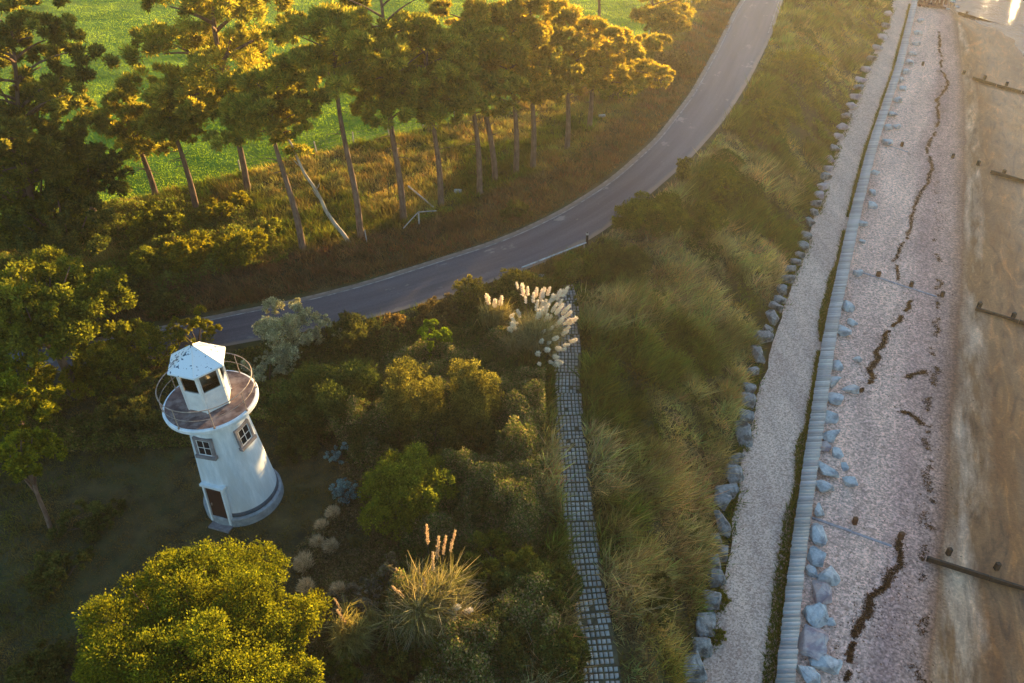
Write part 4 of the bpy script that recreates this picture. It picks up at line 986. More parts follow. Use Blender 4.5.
# (x, y, radius px, height m, kind, colours, leaves, leaf size, label, group)
SH = [
 # beyond the road, lit yellow
 (240, 246, 27, 2.2, 'dome', gold, 9000, .17, 'brightest yellow bush, rightmost of the sunlit clump beyond the road', 'bushes beyond the road'),
 (188, 250, 25, 2.2, 'dome', gold, 8000, .17, 'round yellow bush in the middle of the sunlit clump beyond the road', 'bushes beyond the road'),
 (146, 262, 22, 2.0, 'dome', olv, 7000, .17, 'olive bush at the left end of the sunlit clump beyond the road', 'bushes beyond the road'),
 (156, 222, 26, 2.4, 'dome', olv, 8000, .18, 'leafy bush at the foot of the thin leaning pines', 'bushes beyond the road'),
 (118, 290, 26, 1.6, 'dome', darkg, 7000, .16, 'dark bush on the shaded bank nearest the hidden stretch of road', 'bushes beyond the road'),
 (215, 214, 17, 1.5, 'loose', gold, 4000, .16, 'small thin golden bush between pine trunks behind the sunlit clump', 'bushes beyond the road'),
 (272, 228, 12, 1.1, 'dome', olv, 2500, .15, 'small olive bush touching the pale straight pine trunk', 'bushes beyond the road'),
 (240, 200, 11, 1.2, 'dome', gold, 2500, .15, 'small golden bush at the foot of the large spreading pine', 'bushes beyond the road'),
 (515, 210, 15, 1.0, 'dome', darkg, 3000, .15, 'small dark green bush on the brown bank above the road', 'bushes beyond the road'),
 (672, 60, 20, 1.8, 'dome', brown, 5000, .17, 'rusty brown bush beside the far stretch of road', 'bushes beyond the road'),
 (618, 90, 20, 1.6, 'dome', gold, 4500, .17, 'hazy golden bush near the road bend beneath the last pines', 'bushes beyond the road'),
 (70, 330, 28, 1.8, 'dome', darkg, 8000, .15, 'dark bush over the hidden road at far left', 'bushes beyond the road'),
 (165, 305, 24, 1.2, 'dome', darkg, 6000, .14, 'low shaded bush on the bank above the lighthouse hedge', 'bushes beyond the road'),
 (128, 336, 22, 2.2, 'dome', olv, 8000, .12, 'olive bush hiding the road between two trees at left', 'hedge shrubs between road and lighthouse'),
 (88, 350, 20, 2.2, 'loose', gold, 6000, .12, 'thin golden bush leaning over the hidden road at left', 'hedge shrubs between road and lighthouse'),
 # hedge between road and tower
 (192, 330, 22, 2.3, 'loose', gold, 7000, .12, 'yellow leaved bush standing just above the lighthouse roof', 'hedge shrubs between road and lighthouse'),
 (155, 345, 26, 2.4, 'dome', olv, 7000, .12, 'olive bush at upper left of the lighthouse gallery', 'hedge shrubs between road and lighthouse'),
 (108, 366, 34, 2.6, 'dome', olv, 14000, .12, 'broad sun dappled bush left of the lighthouse gallery', 'hedge shrubs between road and lighthouse'),
 (68, 385, 28, 2.5, 'loose', gold, 8000, .12, 'golden bush farthest left in the hedge by the lighthouse', 'hedge shrubs between road and lighthouse'),
 (125, 420, 30, 1.4, 'dome', darkg, 10000, .12, 'dark low bush immediately left of the lighthouse shaft', 'hedge shrubs between road and lighthouse'),
 (280, 336, 40, 3.0, 'loose', silver, 30000, .10, 'silvery grey feathery shrub right of the lighthouse roof', 'hedge shrubs between road and lighthouse'),
 (266, 372, 22, 1.7, 'loose', silver, 7000, .10, 'smaller grey feathery shrub against the gallery railing', 'hedge shrubs between road and lighthouse'),
 (322, 332, 20, 1.9, 'loose', silver, 6000, .10, 'greyish shrub between the silvery one and the road edge bushes', 'hedge shrubs between road and lighthouse'),
 (352, 330, 25, 2.0, 'dome', darkg, 9000, .11, 'dark green shrub where the road emerges from behind the hedge', 'hedge shrubs between road and lighthouse'),
 (330, 394, 52, 3.1, 'dome', green, 46000, .10, 'large smooth rounded deep green bush right of the lighthouse', 'hedge shrubs between road and lighthouse'),
 (395, 326, 20, 1.4, 'dome', brown, 6000, .11, 'brownish bush on the lower road edge left of the pampas grass', 'hedge shrubs between road and lighthouse'),
 (440, 312, 24, 1.6, 'dome', brown, 7000, .11, 'rusty hedge bush along the lower road edge', 'hedge shrubs between road and lighthouse'),
 (472, 290, 20, 1.9, 'dome', upg, 8000, .10, 'sun tipped hedge bush leaning over the lower road edge', 'hedge shrubs between road and lighthouse'),
 (512, 282, 20, 2.2, 'dome', upg, 8000, .10, 'sun tipped bush peaking directly above the white pampas plumes', 'hedge shrubs between road and lighthouse'),
 (434, 342, 19, 2.2, 'loose', lin('#7c8c1e', '#8c9a24', '#6a7a1e'), 5000, .13, 'bright lime leaved shrub rising between the two columnar bushes', 'shrubs in the scrub'),
 (412, 398, 34, 4.3, 'upright', upg, 42000, .09, 'tall columnar bush with gold lit crown, left of the matching pair', 'shrubs in the scrub'),
 (474, 402, 32, 4.2, 'upright', upg, 42000, .09, 'tall columnar bush with gold lit crown, right of the matching pair', 'shrubs in the scrub'),
 (365, 440, 26, 1.5, 'dome', darkg, 9000, .10, 'dark low shrub below the big deep green bush', 'shrubs in the scrub'),
 (300, 440, 24, 1.3, 'dome', darkg, 8000, .10, 'shaded shrub just right of the lighthouse shaft', 'shrubs in the scrub'),
 (435, 440, 30, 1.5, 'loose', upg, 10000, .10, 'sprawling brown green shrub under the columnar pair', 'shrubs in the scrub'),
 (503, 442, 26, 1.6, 'loose', darkg, 8000, .10, 'dark straggling shrub between columnar bush and block path', 'shrubs in the scrub'),
 (406, 490, 45, 2.9, 'dome', lin('#7c7c2a', '#6a7026', '#908c30'), 32000, .10, 'round yellow green bush lit on its upper right, middle of the scrub', 'shrubs in the scrub'),
 (345, 490, 14, .8, 'dome', blueg, 4000, .08, 'small blue grey plant right of the lighthouse foot', 'shrubs in the scrub'),
 (338, 456, 13, .8, 'loose', blueg, 2500, .08, 'sparse grey plant above the blue grey one', 'shrubs in the scrub'),
 (352, 600, 24, 1.1, 'loose', lin('#8a7c74', '#766a62', '#9a8c80'), 6000, .07, 'dry grey twiggy shrub left of the lower pampas clump', 'shrubs in the scrub'),
 (383, 578, 20, 1.2, 'loose', lin('#8a7c74', '#766a62', '#6a6a44'), 5000, .07, 'pale brittle shrub directly above the lower pampas leaves', 'shrubs in the scrub'),
 (540, 588, 40, 1.7, 'dome', green, 26000, .09, 'dark green mounded bush left of the block path', 'shrubs in the scrub'),
 (500, 560, 34, 1.5, 'loose', gorse, 15000, .09, 'spiky green bush left of the mounded one by the path', 'shrubs in the scrub'),
 (560, 655, 32, 1.6, 'dome', green, 20000, .09, 'dark green bush at the foot of the photo against the block path', 'shrubs in the scrub'),
 (500, 640, 36, 1.7, 'dome', darkg, 20000, .09, 'deep green bush between lower pampas clump and path side bushes', 'shrubs in the scrub'),
 (475, 500, 26, 1.3, 'loose', darkg, 9000, .09, 'low shaded shrub right of the round yellow green bush', 'shrubs in the scrub'),
 (450, 655, 25, 1.3, 'loose', gorse, 9000, .09, 'yellow green bush at the foot of the lower pampas clump', 'shrubs in the scrub'),
 (395, 662, 24, 1.1, 'loose', upg, 8000, .09, 'low olive bush at the foot of the photo beside the lower pampas clump', 'shrubs in the scrub'),
 (345, 668, 20, .9, 'loose', gorse, 6000, .09, 'small green bush right of the big yellow green tree at the bottom', 'shrubs in the scrub'),
 # lower left
 (40, 668, 26, 1.2, 'dome', darkg, 8000, .11, 'dark bush in the lower left corner', 'bushes on the lawn'),
 (88, 520, 28, .7, 'loose', darkg, 7000, .11, 'low sprawling bush on the lawn left of the lighthouse', 'bushes on the lawn'),
 (62, 572, 30, .8, 'loose', darkg, 7000, .11, 'low shaded bush on the lawn left of the big yellow green tree', 'bushes on the lawn'),
 (95, 655, 20, 1.3, 'dome', olv, 6000, .12, 'olive bush tucked against the big yellow green tree on its left', 'bushes on the lawn'),
 # slope
 (652, 212, 34, 2.0, 'dome', gorse, 24000, .13, 'big smooth gorse mound where the slope meets the road bend', 'bushes on the grassy slope'),
 (700, 218, 28, 1.5, 'dome', gorse, 15000, .13, 'gorse bush on the slope right of the big mound', 'bushes on the grassy slope'),
 (684, 172, 11, 1.9, 'upright', upg, 4500, .13, 'spiky upright bush sticking out over the road bend', 'bushes on the grassy slope'),
 (620, 262, 30, 1.4, 'dome', darkg, 16000, .11, 'rounded bush at the top of the block path on its right', 'bushes on the grassy slope'),
 (720, 182, 22, 1.2, 'dome', olv, 8000, .14, 'olive bush high on the slope beside the road', 'bushes on the grassy slope'),
 (772, 110, 26, 1.3, 'dome', olv, 8000, .16, 'golden brown bush midway along the far slope', 'bushes on the grassy slope'),
 (800, 60, 24, 1.3, 'dome', gold, 7000, .17, 'sunlit bush near the top of the far slope', 'bushes on the grassy slope'),
 (590, 300, 14, .8, 'dome', darkg, 4000, .1, 'small dark bush beside the upper end of the block path', 'bushes on the grassy slope'),
 (655, 600, 26, 1.0, 'loose', darkg, 7000, .09, 'dark bush low on the slope right of the block path', 'bushes on the grassy slope'),
 (722, 600, 9, .5, 'dome', gorse, 2500, .07, 'small green tuft on the gravel beside the rock row', 'plants beside the track'),
 (716, 635, 9, .5, 'dome', gorse, 2500, .07, 'second small green tuft on the gravel, lower than the first', 'plants beside the track'),
]
for (x_, y_, rp, h_, kind, cols, n_, sz, lab, grp) in SH:
    b = ground([x_], [y_], h_ * .45)[0]; dep = (b - CAMP) @ FWD; w_ = rp * dep / FPX * 1.08
    ms = make_shrub(R3, w_, h_, n_, sz, cols, kind)
    put_shrub('shrub', b, ms, lab, 'shrub', grp)

# ------------------------------------------------------------------ pampas grass
def plume_mesh(r, L, rd, cols):
    n_ = 260; t = r.uniform(0, 1, n_); prof = np.sin(math.pi * (t * .88 + .08)) ** .7 * rd
    a = r.uniform(0, 6.28, n_); prof = prof * (1 - .5 * t); P = np.c_[np.cos(a) * prof * .45, np.sin(a) * prof * .45, t * L * .9]
    D = np.c_[np.cos(a) * .55, np.sin(a) * .55, np.ones(n_)]
    V, F, T = leaf_quads(P, rd * 1.3, tints(n_, cols, r, .1), r, .22, D / np.linalg.norm(D, axis=1)[:, None], .25)
    return np_mesh('plume', V, F, T)
pale = lin('#f2eae0', '#f6f0e6', '#e6dac8')
tan = lin('#ccb494', '#dcc4a4', '#b89e80')
pmesh = [plume_mesh(np.random.default_rng(k), .6, .105, pale) for k in range(3)]
tmesh = [plume_mesh(np.random.default_rng(k + 9), .8, .06, tan) for k in range(3)]
for q in pmesh + tmesh: q.materials.append(MT['plume'])
def pampas(px, py, dz, rad, nb, label, plumes, meshes, cols, group, hb=1.5):
    b = ground([px], [py], dz)[0]; o = thing('pampas_grass', b, label, 'pampas grass', group)
    r = R3; a = r.uniform(0, 6.28, nb); L = hb * r.uniform(.5, 1.15, nb); d0 = np.c_[np.cos(a), np.sin(a)]; out_ = r.uniform(.05, 1, nb) ** 1.3 * rad
    V = []; wv = .014
    sub = r.normal(size=(34, 2)) * rad * .30; si = r.integers(0, 34, nb); sh = r.uniform(.7, 1.15, 34)[si]; L = L * sh; out_ = out_ * .75
    sa = r.uniform(0, math.pi, nb); sdir = np.c_[np.cos(sa), np.sin(sa), np.zeros(nb)] * .016
    base = np.c_[sub[si] + r.normal(size=(nb, 2)) * .07, np.full(nb, -.05)]
    mid = np.c_[base[:, :2] + d0 * out_[:, None] * .35, L * .7]; tip = np.c_[base[:, :2] + d0 * out_[:, None] + [.12, -.12], L * r.uniform(.55, 1.05, nb)]
    V = np.stack([base - sdir, base + sdir, mid + sdir, mid - sdir, tip - sdir * .2, tip + sdir * .2], 1).reshape(-1, 3)
    F = np.arange(6 * nb).reshape(nb, 6); F = np.concatenate([F[:, [0, 1, 2, 3]], F[:, [3, 2, 5, 4]]])
    T = np.repeat(tints(nb, cols, r, .2) * (1 + r.normal(size=(34, 1)) * .15)[si], 6, axis=0)
    link('leaf_tuft', np_mesh('leaf_tuft', V, F, T), 'grass', o)
    for (qx, qy, hz, lean) in plumes:    # where each plume shows; its height above the ground
        q = ground([qx], [qy], hz)[0]; loc = np.array([q[0] - b[0], q[1] - b[1], q[2] + hz - b[2]])
        # pull it back towards the clump along the ground if it strays
        st = MB(); st.tube([loc * (.25, .25, 0), loc * (.7, .7, .6), loc], (.012, .01, .008), 4); sto = st.build('stem', 'twig', o)
        c = bpy.data.objects.new('plume', meshes[r.integers(0, 3)]); COL.objects.link(c); c.parent = o; c.data = tmesh[r.integers(0, 3)] if (hz > 1.75 and meshes is pmesh and px < 450) else c.data
        dv = Vector((loc[0] * .5 + lean[0], loc[1] * .5 + lean[1], 1.0)); c.rotation_euler = dv.to_track_quat('Z', 'Y').to_euler(); c.location = loc
        s_ = r.uniform(.75, 1.25); c.scale = (s_, s_, s_ * r.uniform(.85, 1.1))
PGp = 'pampas grass clumps'
pl = [(540, 300, 1.9), (547, 296, 2.0), (533, 303, 1.9), (552, 302, 1.9), (558, 306, 1.8), (543, 309, 1.8), (561, 315, 1.7), (551, 313, 1.8), (563, 325, 1.6), (555, 327, 1.5), (549, 331, 1.5), (542, 334, 1.4), (561, 335, 1.4), (563, 346, 1.3), (556, 350, 1.2), (546, 350, 1.2), (553, 357, 1.1), (537, 320, 1.7), (540, 343, 1.3), (537, 354, 1.1), (549, 362, .9), (556, 362, .9), (526, 304, 1.9), (528, 296, 2.0), (520, 318, 1.6), (516, 330, 1.4), (544, 322, 1.6), (536, 311, 1.8), (557, 296, 1.9)]
pl += [(a_ + R3.normal() * 4, b_ + R3.normal() * 4, c_) for a_, b_, c_ in pl]
pampas(538, 338, .7, 1.7, 6500, 'pampas grass clump covered in white plumes at the head of the block path', [(a_, b_, h_, (.25, -.15)) for a_, b_, h_ in pl], pmesh, lin('#a09674', '#b0a480', '#88805c'), PGp, 1.9)
pampas(494, 318, .6, 1.0, 2500, 'smaller pampas tuft with short plumes left of the white plumed clump', [(a_, b_, h_, (0, 0)) for a_, b_, h_ in ((489, 305, 1.5), (495, 308, 1.4), (500, 306, 1.4), (508, 330, 1.1), (513, 326, 1.1), (510, 318, 1.3))], pmesh, lin('#a09468', '#b0a274', '#8a8050'), PGp, 1.5)
pampas(432, 610, .8, 1.9, 9000, 'broad pampas clump with cream plumes on its right, near the foot of the photo', [(a_, b_, h_, (.6, 0)) for a_, b_, h_ in ((448, 612, 1.3), (460, 614, 1.2), (446, 622, 1.1), (457, 628, 1.0), (448, 636, .9))] + [(a_, b_, h_, (0, 0)) for a_, b_, h_ in ((437, 560, 2.4), (433, 572, 2.3), (443, 555, 2.3), (450, 552, 2.2), (428, 545, 2.4), (405, 598, 1.8), (404, 580, 1.9), (426, 590, 1.8))], pmesh, lin('#96905e', '#a89c74', '#78784a', '#b4a488'), PGp, 2.2)
pampas(352, 640, .5, 1.1, 3500, 'thin pampas tuft with one slanting plume beside the big yellow green tree', [(342, 612, 1.4, (-.5, .5)), (347, 625, 1.2, (-.5, .4))], tmesh, lin('#8c8856', '#9c9264'), PGp, 1.5)
i = 0
dry = [(333, 512, .8, 'small dry fluffy tuft just below the blue grey plant'), (322, 525, .7, 'tiny dry tuft left of the one below the blue grey plant'), (317, 541, .7, 'small tan tuft midway between the lighthouse foot and the large fluffy one'), (304, 562, 1.1, 'largest fluffy tan tuft, right of the big yellow green tree'), (306, 586, .9, 'fluffy tan tuft directly below the largest one'), (338, 589, .8, 'tan tuft beside the dry grey twiggy shrub'), (331, 545, .8, 'drooping tan tuft right of the small tan one')]
for x_, y_, s_, lab in dry:
    b = ground([x_], [y_], .4)[0]; o = thing('dry_grass_tuft', b, lab, 'grass tuft', 'dry grass tufts near the lighthouse')
    n_ = 900; r = R3; a = r.uniform(0, 6.28, n_); t = r.uniform(0, 1, n_) ** .7; P = np.c_[np.cos(a) * t * .32 * s_, np.sin(a) * t * .32 * s_, .12 + .55 * s_ * r.random(n_) * (1 - .4 * t)]
    D = np.c_[np.cos(a) * .8 - .5, np.sin(a) * .8, np.ones(n_) * .9]; V, F, T = leaf_quads(P, .22, tints(n_, tan, r, .12), r, .1, D / np.linalg.norm(D, axis=1)[:, None], .3)
    link('seed_heads', np_mesh('seed_heads', V, F, T), 'plume', o)
    st = MB()
    for k in range(9): a = r.uniform(0, 6.28); st.tube([(0, 0, -.05), (.1 * math.cos(a), .1 * math.sin(a), .3), (.25 * math.cos(a), .25 * math.sin(a), .5)], (.012, .01, .006), 4)
    st.build('stem', 'twig', o)

# ------------------------------------------------------------------ rocks
def rock_mat(name, c1, c2, c3):
    return mat_noise(name, c1, c2, 2.2, .9, .7, .05, c3=c3, s3=1.4)
MT['rockgrey'] = rock_mat('grey_rock', rgb('#6a6866'), rgb('#b4b0ac'), rgb('#504e4c'))
MT['rockpale'] = rock_mat('pale_rock', rgb('#a4a4a4'), rgb('#dcd8d4'), rgb('#8a8a8c'))
MT['rockpink'] = rock_mat('pink_rock', rgb('#b49c98'), rgb('#ccbcb4'), rgb('#98848a'))
def rock_mesh(seed, dims):
    r = np.random.default_rng(seed); bm_ = MB()
    import bmesh
    bm = bmesh.new(); pts = unit(16, r) * r.uniform(.78, 1.0, (16, 1)); pts = np.sign(pts) * np.abs(pts) ** .75; pts[:, 2] = np.clip(pts[:, 2], -.8, .7)
    for q in pts * np.array(dims) / 2: bm.verts.new(q)
    res = bmesh.ops.convex_hull(bm, input=bm.verts); 
    bmesh.ops.delete(bm, geom=[v for v in bm.verts if not v.link_faces], context='VERTS')
    bmesh.ops.bevel(bm, geom=bm.edges[:] , offset=min(dims) * .06, segments=1, affect='EDGES', clamp_overlap=True)
    bmesh.ops.triangulate(bm, faces=bm.faces[:]); bmesh.ops.subdivide_edges(bm, edges=bm.edges[:], cuts=2, use_grid_fill=True)
    for v in bm.verts:
        q = np.array(v.co); k = 1 + .06 * math.sin(q[0] * 9 + seed) * math.sin(q[1] * 8 + 1) + .03 * r.normal()
        v.co = Vector(q * k)
    me = bpy.data.meshes.new('rock'); bm.to_mesh(me); bm.free(); return me
ORD = ['first', 'second', 'third', 'fourth', 'fifth', 'sixth', 'seventh', 'eighth', 'ninth', 'tenth', 'eleventh', 'twelfth', 'thirteenth', 'fourteenth', 'fifteenth', 'sixteenth', 'seventeenth', 'eighteenth', 'nineteenth', 'twentieth']
def ordi(k):
    k += 1
    if k <= 20: return ORD[k - 1]
    tens = {2: 'twenty', 3: 'thirty', 4: 'forty', 5: 'fifty'}[k // 10]
    if k % 10 == 0: return {3: 'thirtieth', 4: 'fortieth', 5: 'fiftieth'}[k // 10]
    return tens + '-' + ORD[k % 10 - 1]
ROWR = [(690, 668, 26, 24), (700, 646, 22, 18), (705, 622, 20, 30), (711, 600, 18, 18), (716, 579, 14, 17), (714, 563, 14, 14), (722, 551, 10, 18), (716, 537, 9, 10), (723, 520, 13, 27), (723, 502, 17, 13), (726, 491, 20, 14), (733, 474, 15, 22), (736, 457, 15, 12), (742, 435, 15, 27), (746, 417, 12, 16), (747, 401, 13, 15), (749, 388, 11, 11), (753, 370, 9, 9), (758, 354, 12, 19), (762, 338, 18, 13), (769, 328, 9, 9), (773, 318, 12, 14), (776, 307, 12, 11), (780, 300, 10, 9), (782, 289, 9, 10), (787, 278, 13, 12), (791, 270, 12, 8), (795, 262, 9, 8), (799, 254, 9, 8), (803, 246, 10, 9), (807, 236, 10, 9), (810, 222, 8, 9), (813, 212, 8, 8), (816, 203, 9, 9), (819, 195, 8, 8), (823, 187, 10, 9), (825, 176, 9, 9), (828, 168, 8, 7), (830, 160, 8, 8), (835, 148, 9, 8), (839, 137, 9, 8), (842, 127, 8, 8), (846, 116, 9, 8), (851, 106, 9, 8), (855, 97, 9, 7), (858, 88, 8, 7), (861, 80, 9, 7), (866, 70, 9, 7), (872, 59, 9, 7), (877, 48, 8, 7), (882, 37, 8, 6), (886, 26, 8, 6), (889, 14, 8, 6)]
R4 = np.random.default_rng(404)
for k, (x_, y_, wp, hp) in enumerate(ROWR):
    b = ground([x_], [y_], .25)[0]; b[2] = max(b[2], .95); dep = (b - CAMP) @ FWD; u_ = dep / FPX
    dx, dy = wp * u_ * 1.45, hp * u_ * 1.5; dz_ = min(max(.5, (dx + dy) * .38), .95)
    o = link('boulder', rock_mesh(1000 + k, (dx, dy, dz_)), 'rockpink' if 33 <= k and k % 3 else 'rockgrey'); o.location = (b[0], b[1], b[2] + dz_ * .30); o.rotation_euler = (R4.normal() * .1, R4.normal() * .1, R4.normal() * .25)
    shp = 'long' if hp > wp * 1.35 else ('broad' if wp > hp * 1.25 else ('small' if wp < 11 else 'blocky'))
    tone = 'pinkish' if (33 <= k and k % 3) else 'grey'
    props(o, f'{shp} {tone} boulder, {ordi(k)} up from the foot of the rock row lining the track', 'boulder', 'boulders lining the gravel track')
BEACHR = [(808, 676, 20, 20), (825, 662, 27, 20), (809, 641, 30, 32), (839, 660, 7, 7), (817, 615, 28, 20), (831, 621, 9, 9), (819, 592, 22, 26), (829, 575, 24, 18), (812, 570, 10, 12), (817, 557, 17, 20), (819, 535, 16, 20), (818, 509, 13, 13), (825, 486, 16, 16), (827, 469, 18, 22), (850, 482, 14, 12), (845, 465, 8, 8), (838, 452, 12, 10), (825, 445, 13, 12), (830, 434, 18, 14), (829, 415, 16, 17), (834, 398, 17, 14), (850, 387, 17, 14), (833, 381, 16, 14), (858, 358, 8, 7), (837, 365, 11, 12), (852, 321, 9, 9), (843, 330, 15, 12), (848, 306, 12, 12), (858, 272, 9, 9), (862, 240, 6, 6), (863, 223, 9, 8), (872, 205, 10, 8), (873, 192, 8, 9), (875, 172, 8, 7), (886, 142, 11, 11), (888, 127, 9, 8), (897, 126, 7, 7), (893, 114, 9, 7), (897, 99, 9, 8), (903, 88, 7, 6), (900, 79, 8, 7), (905, 71, 9, 7), (909, 62, 10, 7), (913, 53, 9, 7), (916, 43, 8, 6), (918, 33, 8, 6), (921, 21, 8, 6)]
for k, (x_, y_, wp, hp) in enumerate(BEACHR):
    b = ground([x_], [y_], .2)[0]; dep = (b - CAMP) @ FWD; u_ = dep / FPX; dx, dy = wp * u_ * 1.25, hp * u_ * 1.35; dz_ = min(max(.28, (dx + dy) * .34), .75)
    mt = 'rockpink' if k in (2, 6, 17) else 'rockpale'
    o = link('beach_rock', rock_mesh(2000 + k, (dx, dy, dz_)), mt); zb_ = float(beach_z(np.array([b[0]]), np.array([b[1]]))[0])
    o.location = (b[0], b[1], zb_ + dz_ * .2); o.rotation_euler = (R4.normal() * .12, R4.normal() * .12, R4.uniform(-.6, .6))
    shp = 'large' if wp * hp > 380 else ('small' if wp * hp < 110 else 'angular'); tone = 'pinkish' if mt == 'rockpink' else 'pale blue grey'
    props(o, f'{shp} {tone} rock, {ordi(k)} up the beach from the bottom beside the sea wall', 'rock', 'rocks on the beach beside the sea wall')

# ------------------------------------------------------------------ groynes
MT['wetwood'] = mat_noise('dark_wet_timber', rgb('#1c1614'), rgb('#3c302a'), 6, .7, .5, .02, stretch=(1, 1, .3))
MT['oldwood'] = mat_noise('buried_pale_timber', rgb('#8c8084'), rgb('#b4a8a8'), 5, .9, .5, .02)
MT['rust'] = mat_noise('rusty_post', rgb('#4a2c1e'), rgb('#74482c'), 8, .8, .5, .02)
def groyne(label, pale_pts, dark_pts, posts, hb=.28):
    q0 = ground([posts[0][0]], [posts[0][1]])[0]; o = thing('groyne', q0, label, 'groyne', 'groynes across the beach'); org = np.array([q0[0], q0[1], q0[2]])
    def board(a, b_, nm, mt, h0, h1, th):
        A_ = ground([a[0]], [a[1]])[0]; B_ = ground([b_[0]], [b_[1]])[0]; L_ = np.linalg.norm((B_ - A_)[:2]); n_ = max(2, int(L_ / 2.4)); m_ = MB()
        for i_ in range(n_):
            s0 = A_ + (B_ - A_) * (i_ / n_); s1 = A_ + (B_ - A_) * ((i_ + 1) / n_ - .004); zt0 = float(beach_z(s0[:1], s0[1:2])[0]); zt1 = float(beach_z(s1[:1], s1[1:2])[0])
            d = (s1 - s0)[:2] / np.linalg.norm((s1 - s0)[:2]); pn_ = np.array([-d[1], d[0]]) * th / 2; j_ = R4.uniform(-.02, .03)
            P_ = []
            for (s_, zz) in ((s0, zt0), (s1, zt1)):
                for sg in (-1, 1):
                    for hh in (h0, h1 + j_): P_.append((s_[0] + sg * pn_[0] - org[0], s_[1] + sg * pn_[1] - org[1], zz + hh - org[2]))
            m_.add(P_, [(0, 1, 3, 2), (4, 6, 7, 5), (0, 4, 5, 1), (2, 3, 7, 6), (1, 5, 7, 3), (0, 2, 6, 4)])
        return m_.build(nm, mt, o)
    if pale_pts: board(*pale_pts, 'buried_board', 'oldwood', -.3, .04, .14)
    if dark_pts: board(*dark_pts, 'board', 'wetwood', -.5, hb, .12)
    for (x_, y_) in posts:
        q = ground([x_], [y_])[0]; zz = float(beach_z(q[:1], q[1:2])[0]); m_ = MB(); L_ = q - org; s_ = R4.uniform(.2, .26)
        m_.box((L_[0] + .12, L_[1] + .16, zz - org[2] - .05), (s_, s_, 1.0), None, .94); m_.build('post', 'rust' if x_ < 905 and y_ > 100 else 'wetwood', o)
groyne('lowest timber groyne, its dark plank running to the right edge near the bottom', ((812, 518), (892, 546)), ((926, 560), (1120, 622)), [(853, 526), (899, 541), (947, 557), (995, 572), (1044, 590)])
groyne('timber groyne at mid height of the photo with five stub posts', ((856, 271), (937, 297)), ((975, 310), (1110, 352)), [(877, 278), (910, 288), (941, 298), (978, 309), (1012, 320), (1050, 332)])
groyne('short dark groyne third from the bottom of the beach', ((886, 145), (908, 152)), ((990, 173), (1100, 204)), [(901, 147), (952, 159), (977, 167), (1003, 175), (1035, 184)])
groyne('groyne with three dark posts, second nearest to the water', None, ((972, 80), (1100, 113)), [(922, 66), (963, 75), (984, 80), (1006, 86), (1032, 93)])
groyne('far groyne with tall posts along the bright water', None, ((958, 14), (1100, 50)), [(966, 15), (983, 19), (1001, 24), (1019, 28), (1040, 33)], .4)
m_t = mat_noise('dark_red_timber', rgb('#4a2a30'), rgb('#6e444a'), 5, .8, .4, .02)
o_ = ground([918], [4])[0]; t = thing('groyne', o_, 'dark reddish slatted groyne beside the sea wall at the very top', 'groyne', 'groynes across the beach')
A_ = ground([919], [6])[0] - o_; B_ = ground([944], [9])[0] - o_
for k in range(7):
    f = k / 6; q = A_ * (1 - f) + B_ * f; m_ = MB(); m_.box((q[0], q[1], .25), (.35, .35, 1.3), None, .9); m_.build('post', m_t, t)
for k, off in enumerate((0, .9, 1.8)):
    m_ = MB(); m_.tube([A_ + [0, off - .3, .3], B_ + [0, off - .3, .25]], .16, 6); m_.build('board', m_t, t)
for k, (x_, y_, s_) in enumerate([(952, 3, 1.1), (957, 8, .9), (948, 10, .8), (963, 9, .7), (938, 2, .8)]):
    b = ground([x_], [y_])[0]; o = link('beach_rock', rock_mesh(3000 + k, (s_, s_ * .9, s_ * .55)), 'rockpale'); o.location = (b[0], b[1], b[2] + .12)
    props(o, ['pale rock by the top edge left of the bright water', 'pale rock at the waterline beside the far groyne', 'rock below the reddish groyne at the top', 'small rock at the head of the far groyne', 'rock touching the reddish groyne at the top'][k], 'rock', 'rocks at the far end of the beach')

# ------------------------------------------------------------------ seaweed on the tideline
wl = [(939, 30), (939, 47), (942, 71), (948, 84), (937, 101), (939, 118), (934, 135), (927, 151), (931, 168), (927, 182), (919, 199), (910, 219), (910, 227), (902, 247), (895, 264), (897, 280)]
wl2 = [(912, 301), (902, 317), (885, 334), (882, 346), (875, 361), (870, 378), (862, 395)]
wl3 = [(900, 540), (899, 556), (897, 566), (888, 586), (869, 597), (866, 617), (856, 631), (850, 653), (847, 668), (842, 700)]
wl4 = [(905, 378), (915, 374), (928, 372)]; wl5 = [(903, 412), (914, 413), (924, 425)]; wl6 = [(936, 240), (938, 300), (934, 360), (930, 420), (928, 520), (925, 600), (918, 683)]; wl7 = [(939, 30), (938, 130), (936, 240)]
def weed(line, n_, spread, thick, sd, thr):
    L = smooth_line(ground([q[0] for q in line], [q[1] for q in line]), 300, 2); i_ = R4.integers(0, 300, n_)
    f = fbm(L[i_, 0] * 1.3, L[i_, 1] * 1.3, .9, 3, sd); k_ = f > thr; i_ = i_[k_]; w_ = spread * (.4 + 2.2 * (f[k_] - thr))
    wob = (fbm(L[i_, 1], L[i_, 0], 1.0, 4, sd + 3) - .5) * spread * 8.0
    p_ = L[i_, :2] + np.c_[R4.normal(size=len(i_)) * w_ + wob, R4.normal(size=len(i_)) * w_ * .6]; return p_
pw = np.concatenate([weed(wl, 9000, .09, 1, 3, .34), weed(wl2, 4000, .10, 1, 5, .35), weed(wl3, 4200, .11, 1, 7, .36), weed(wl4, 500, .12, 1, 9, .2), weed(wl5, 600, .13, 1, 11, .2), weed(wl6, 4200, .16, 1, 13, .48), weed(wl7, 1200, .22, 1, 15, .52)])
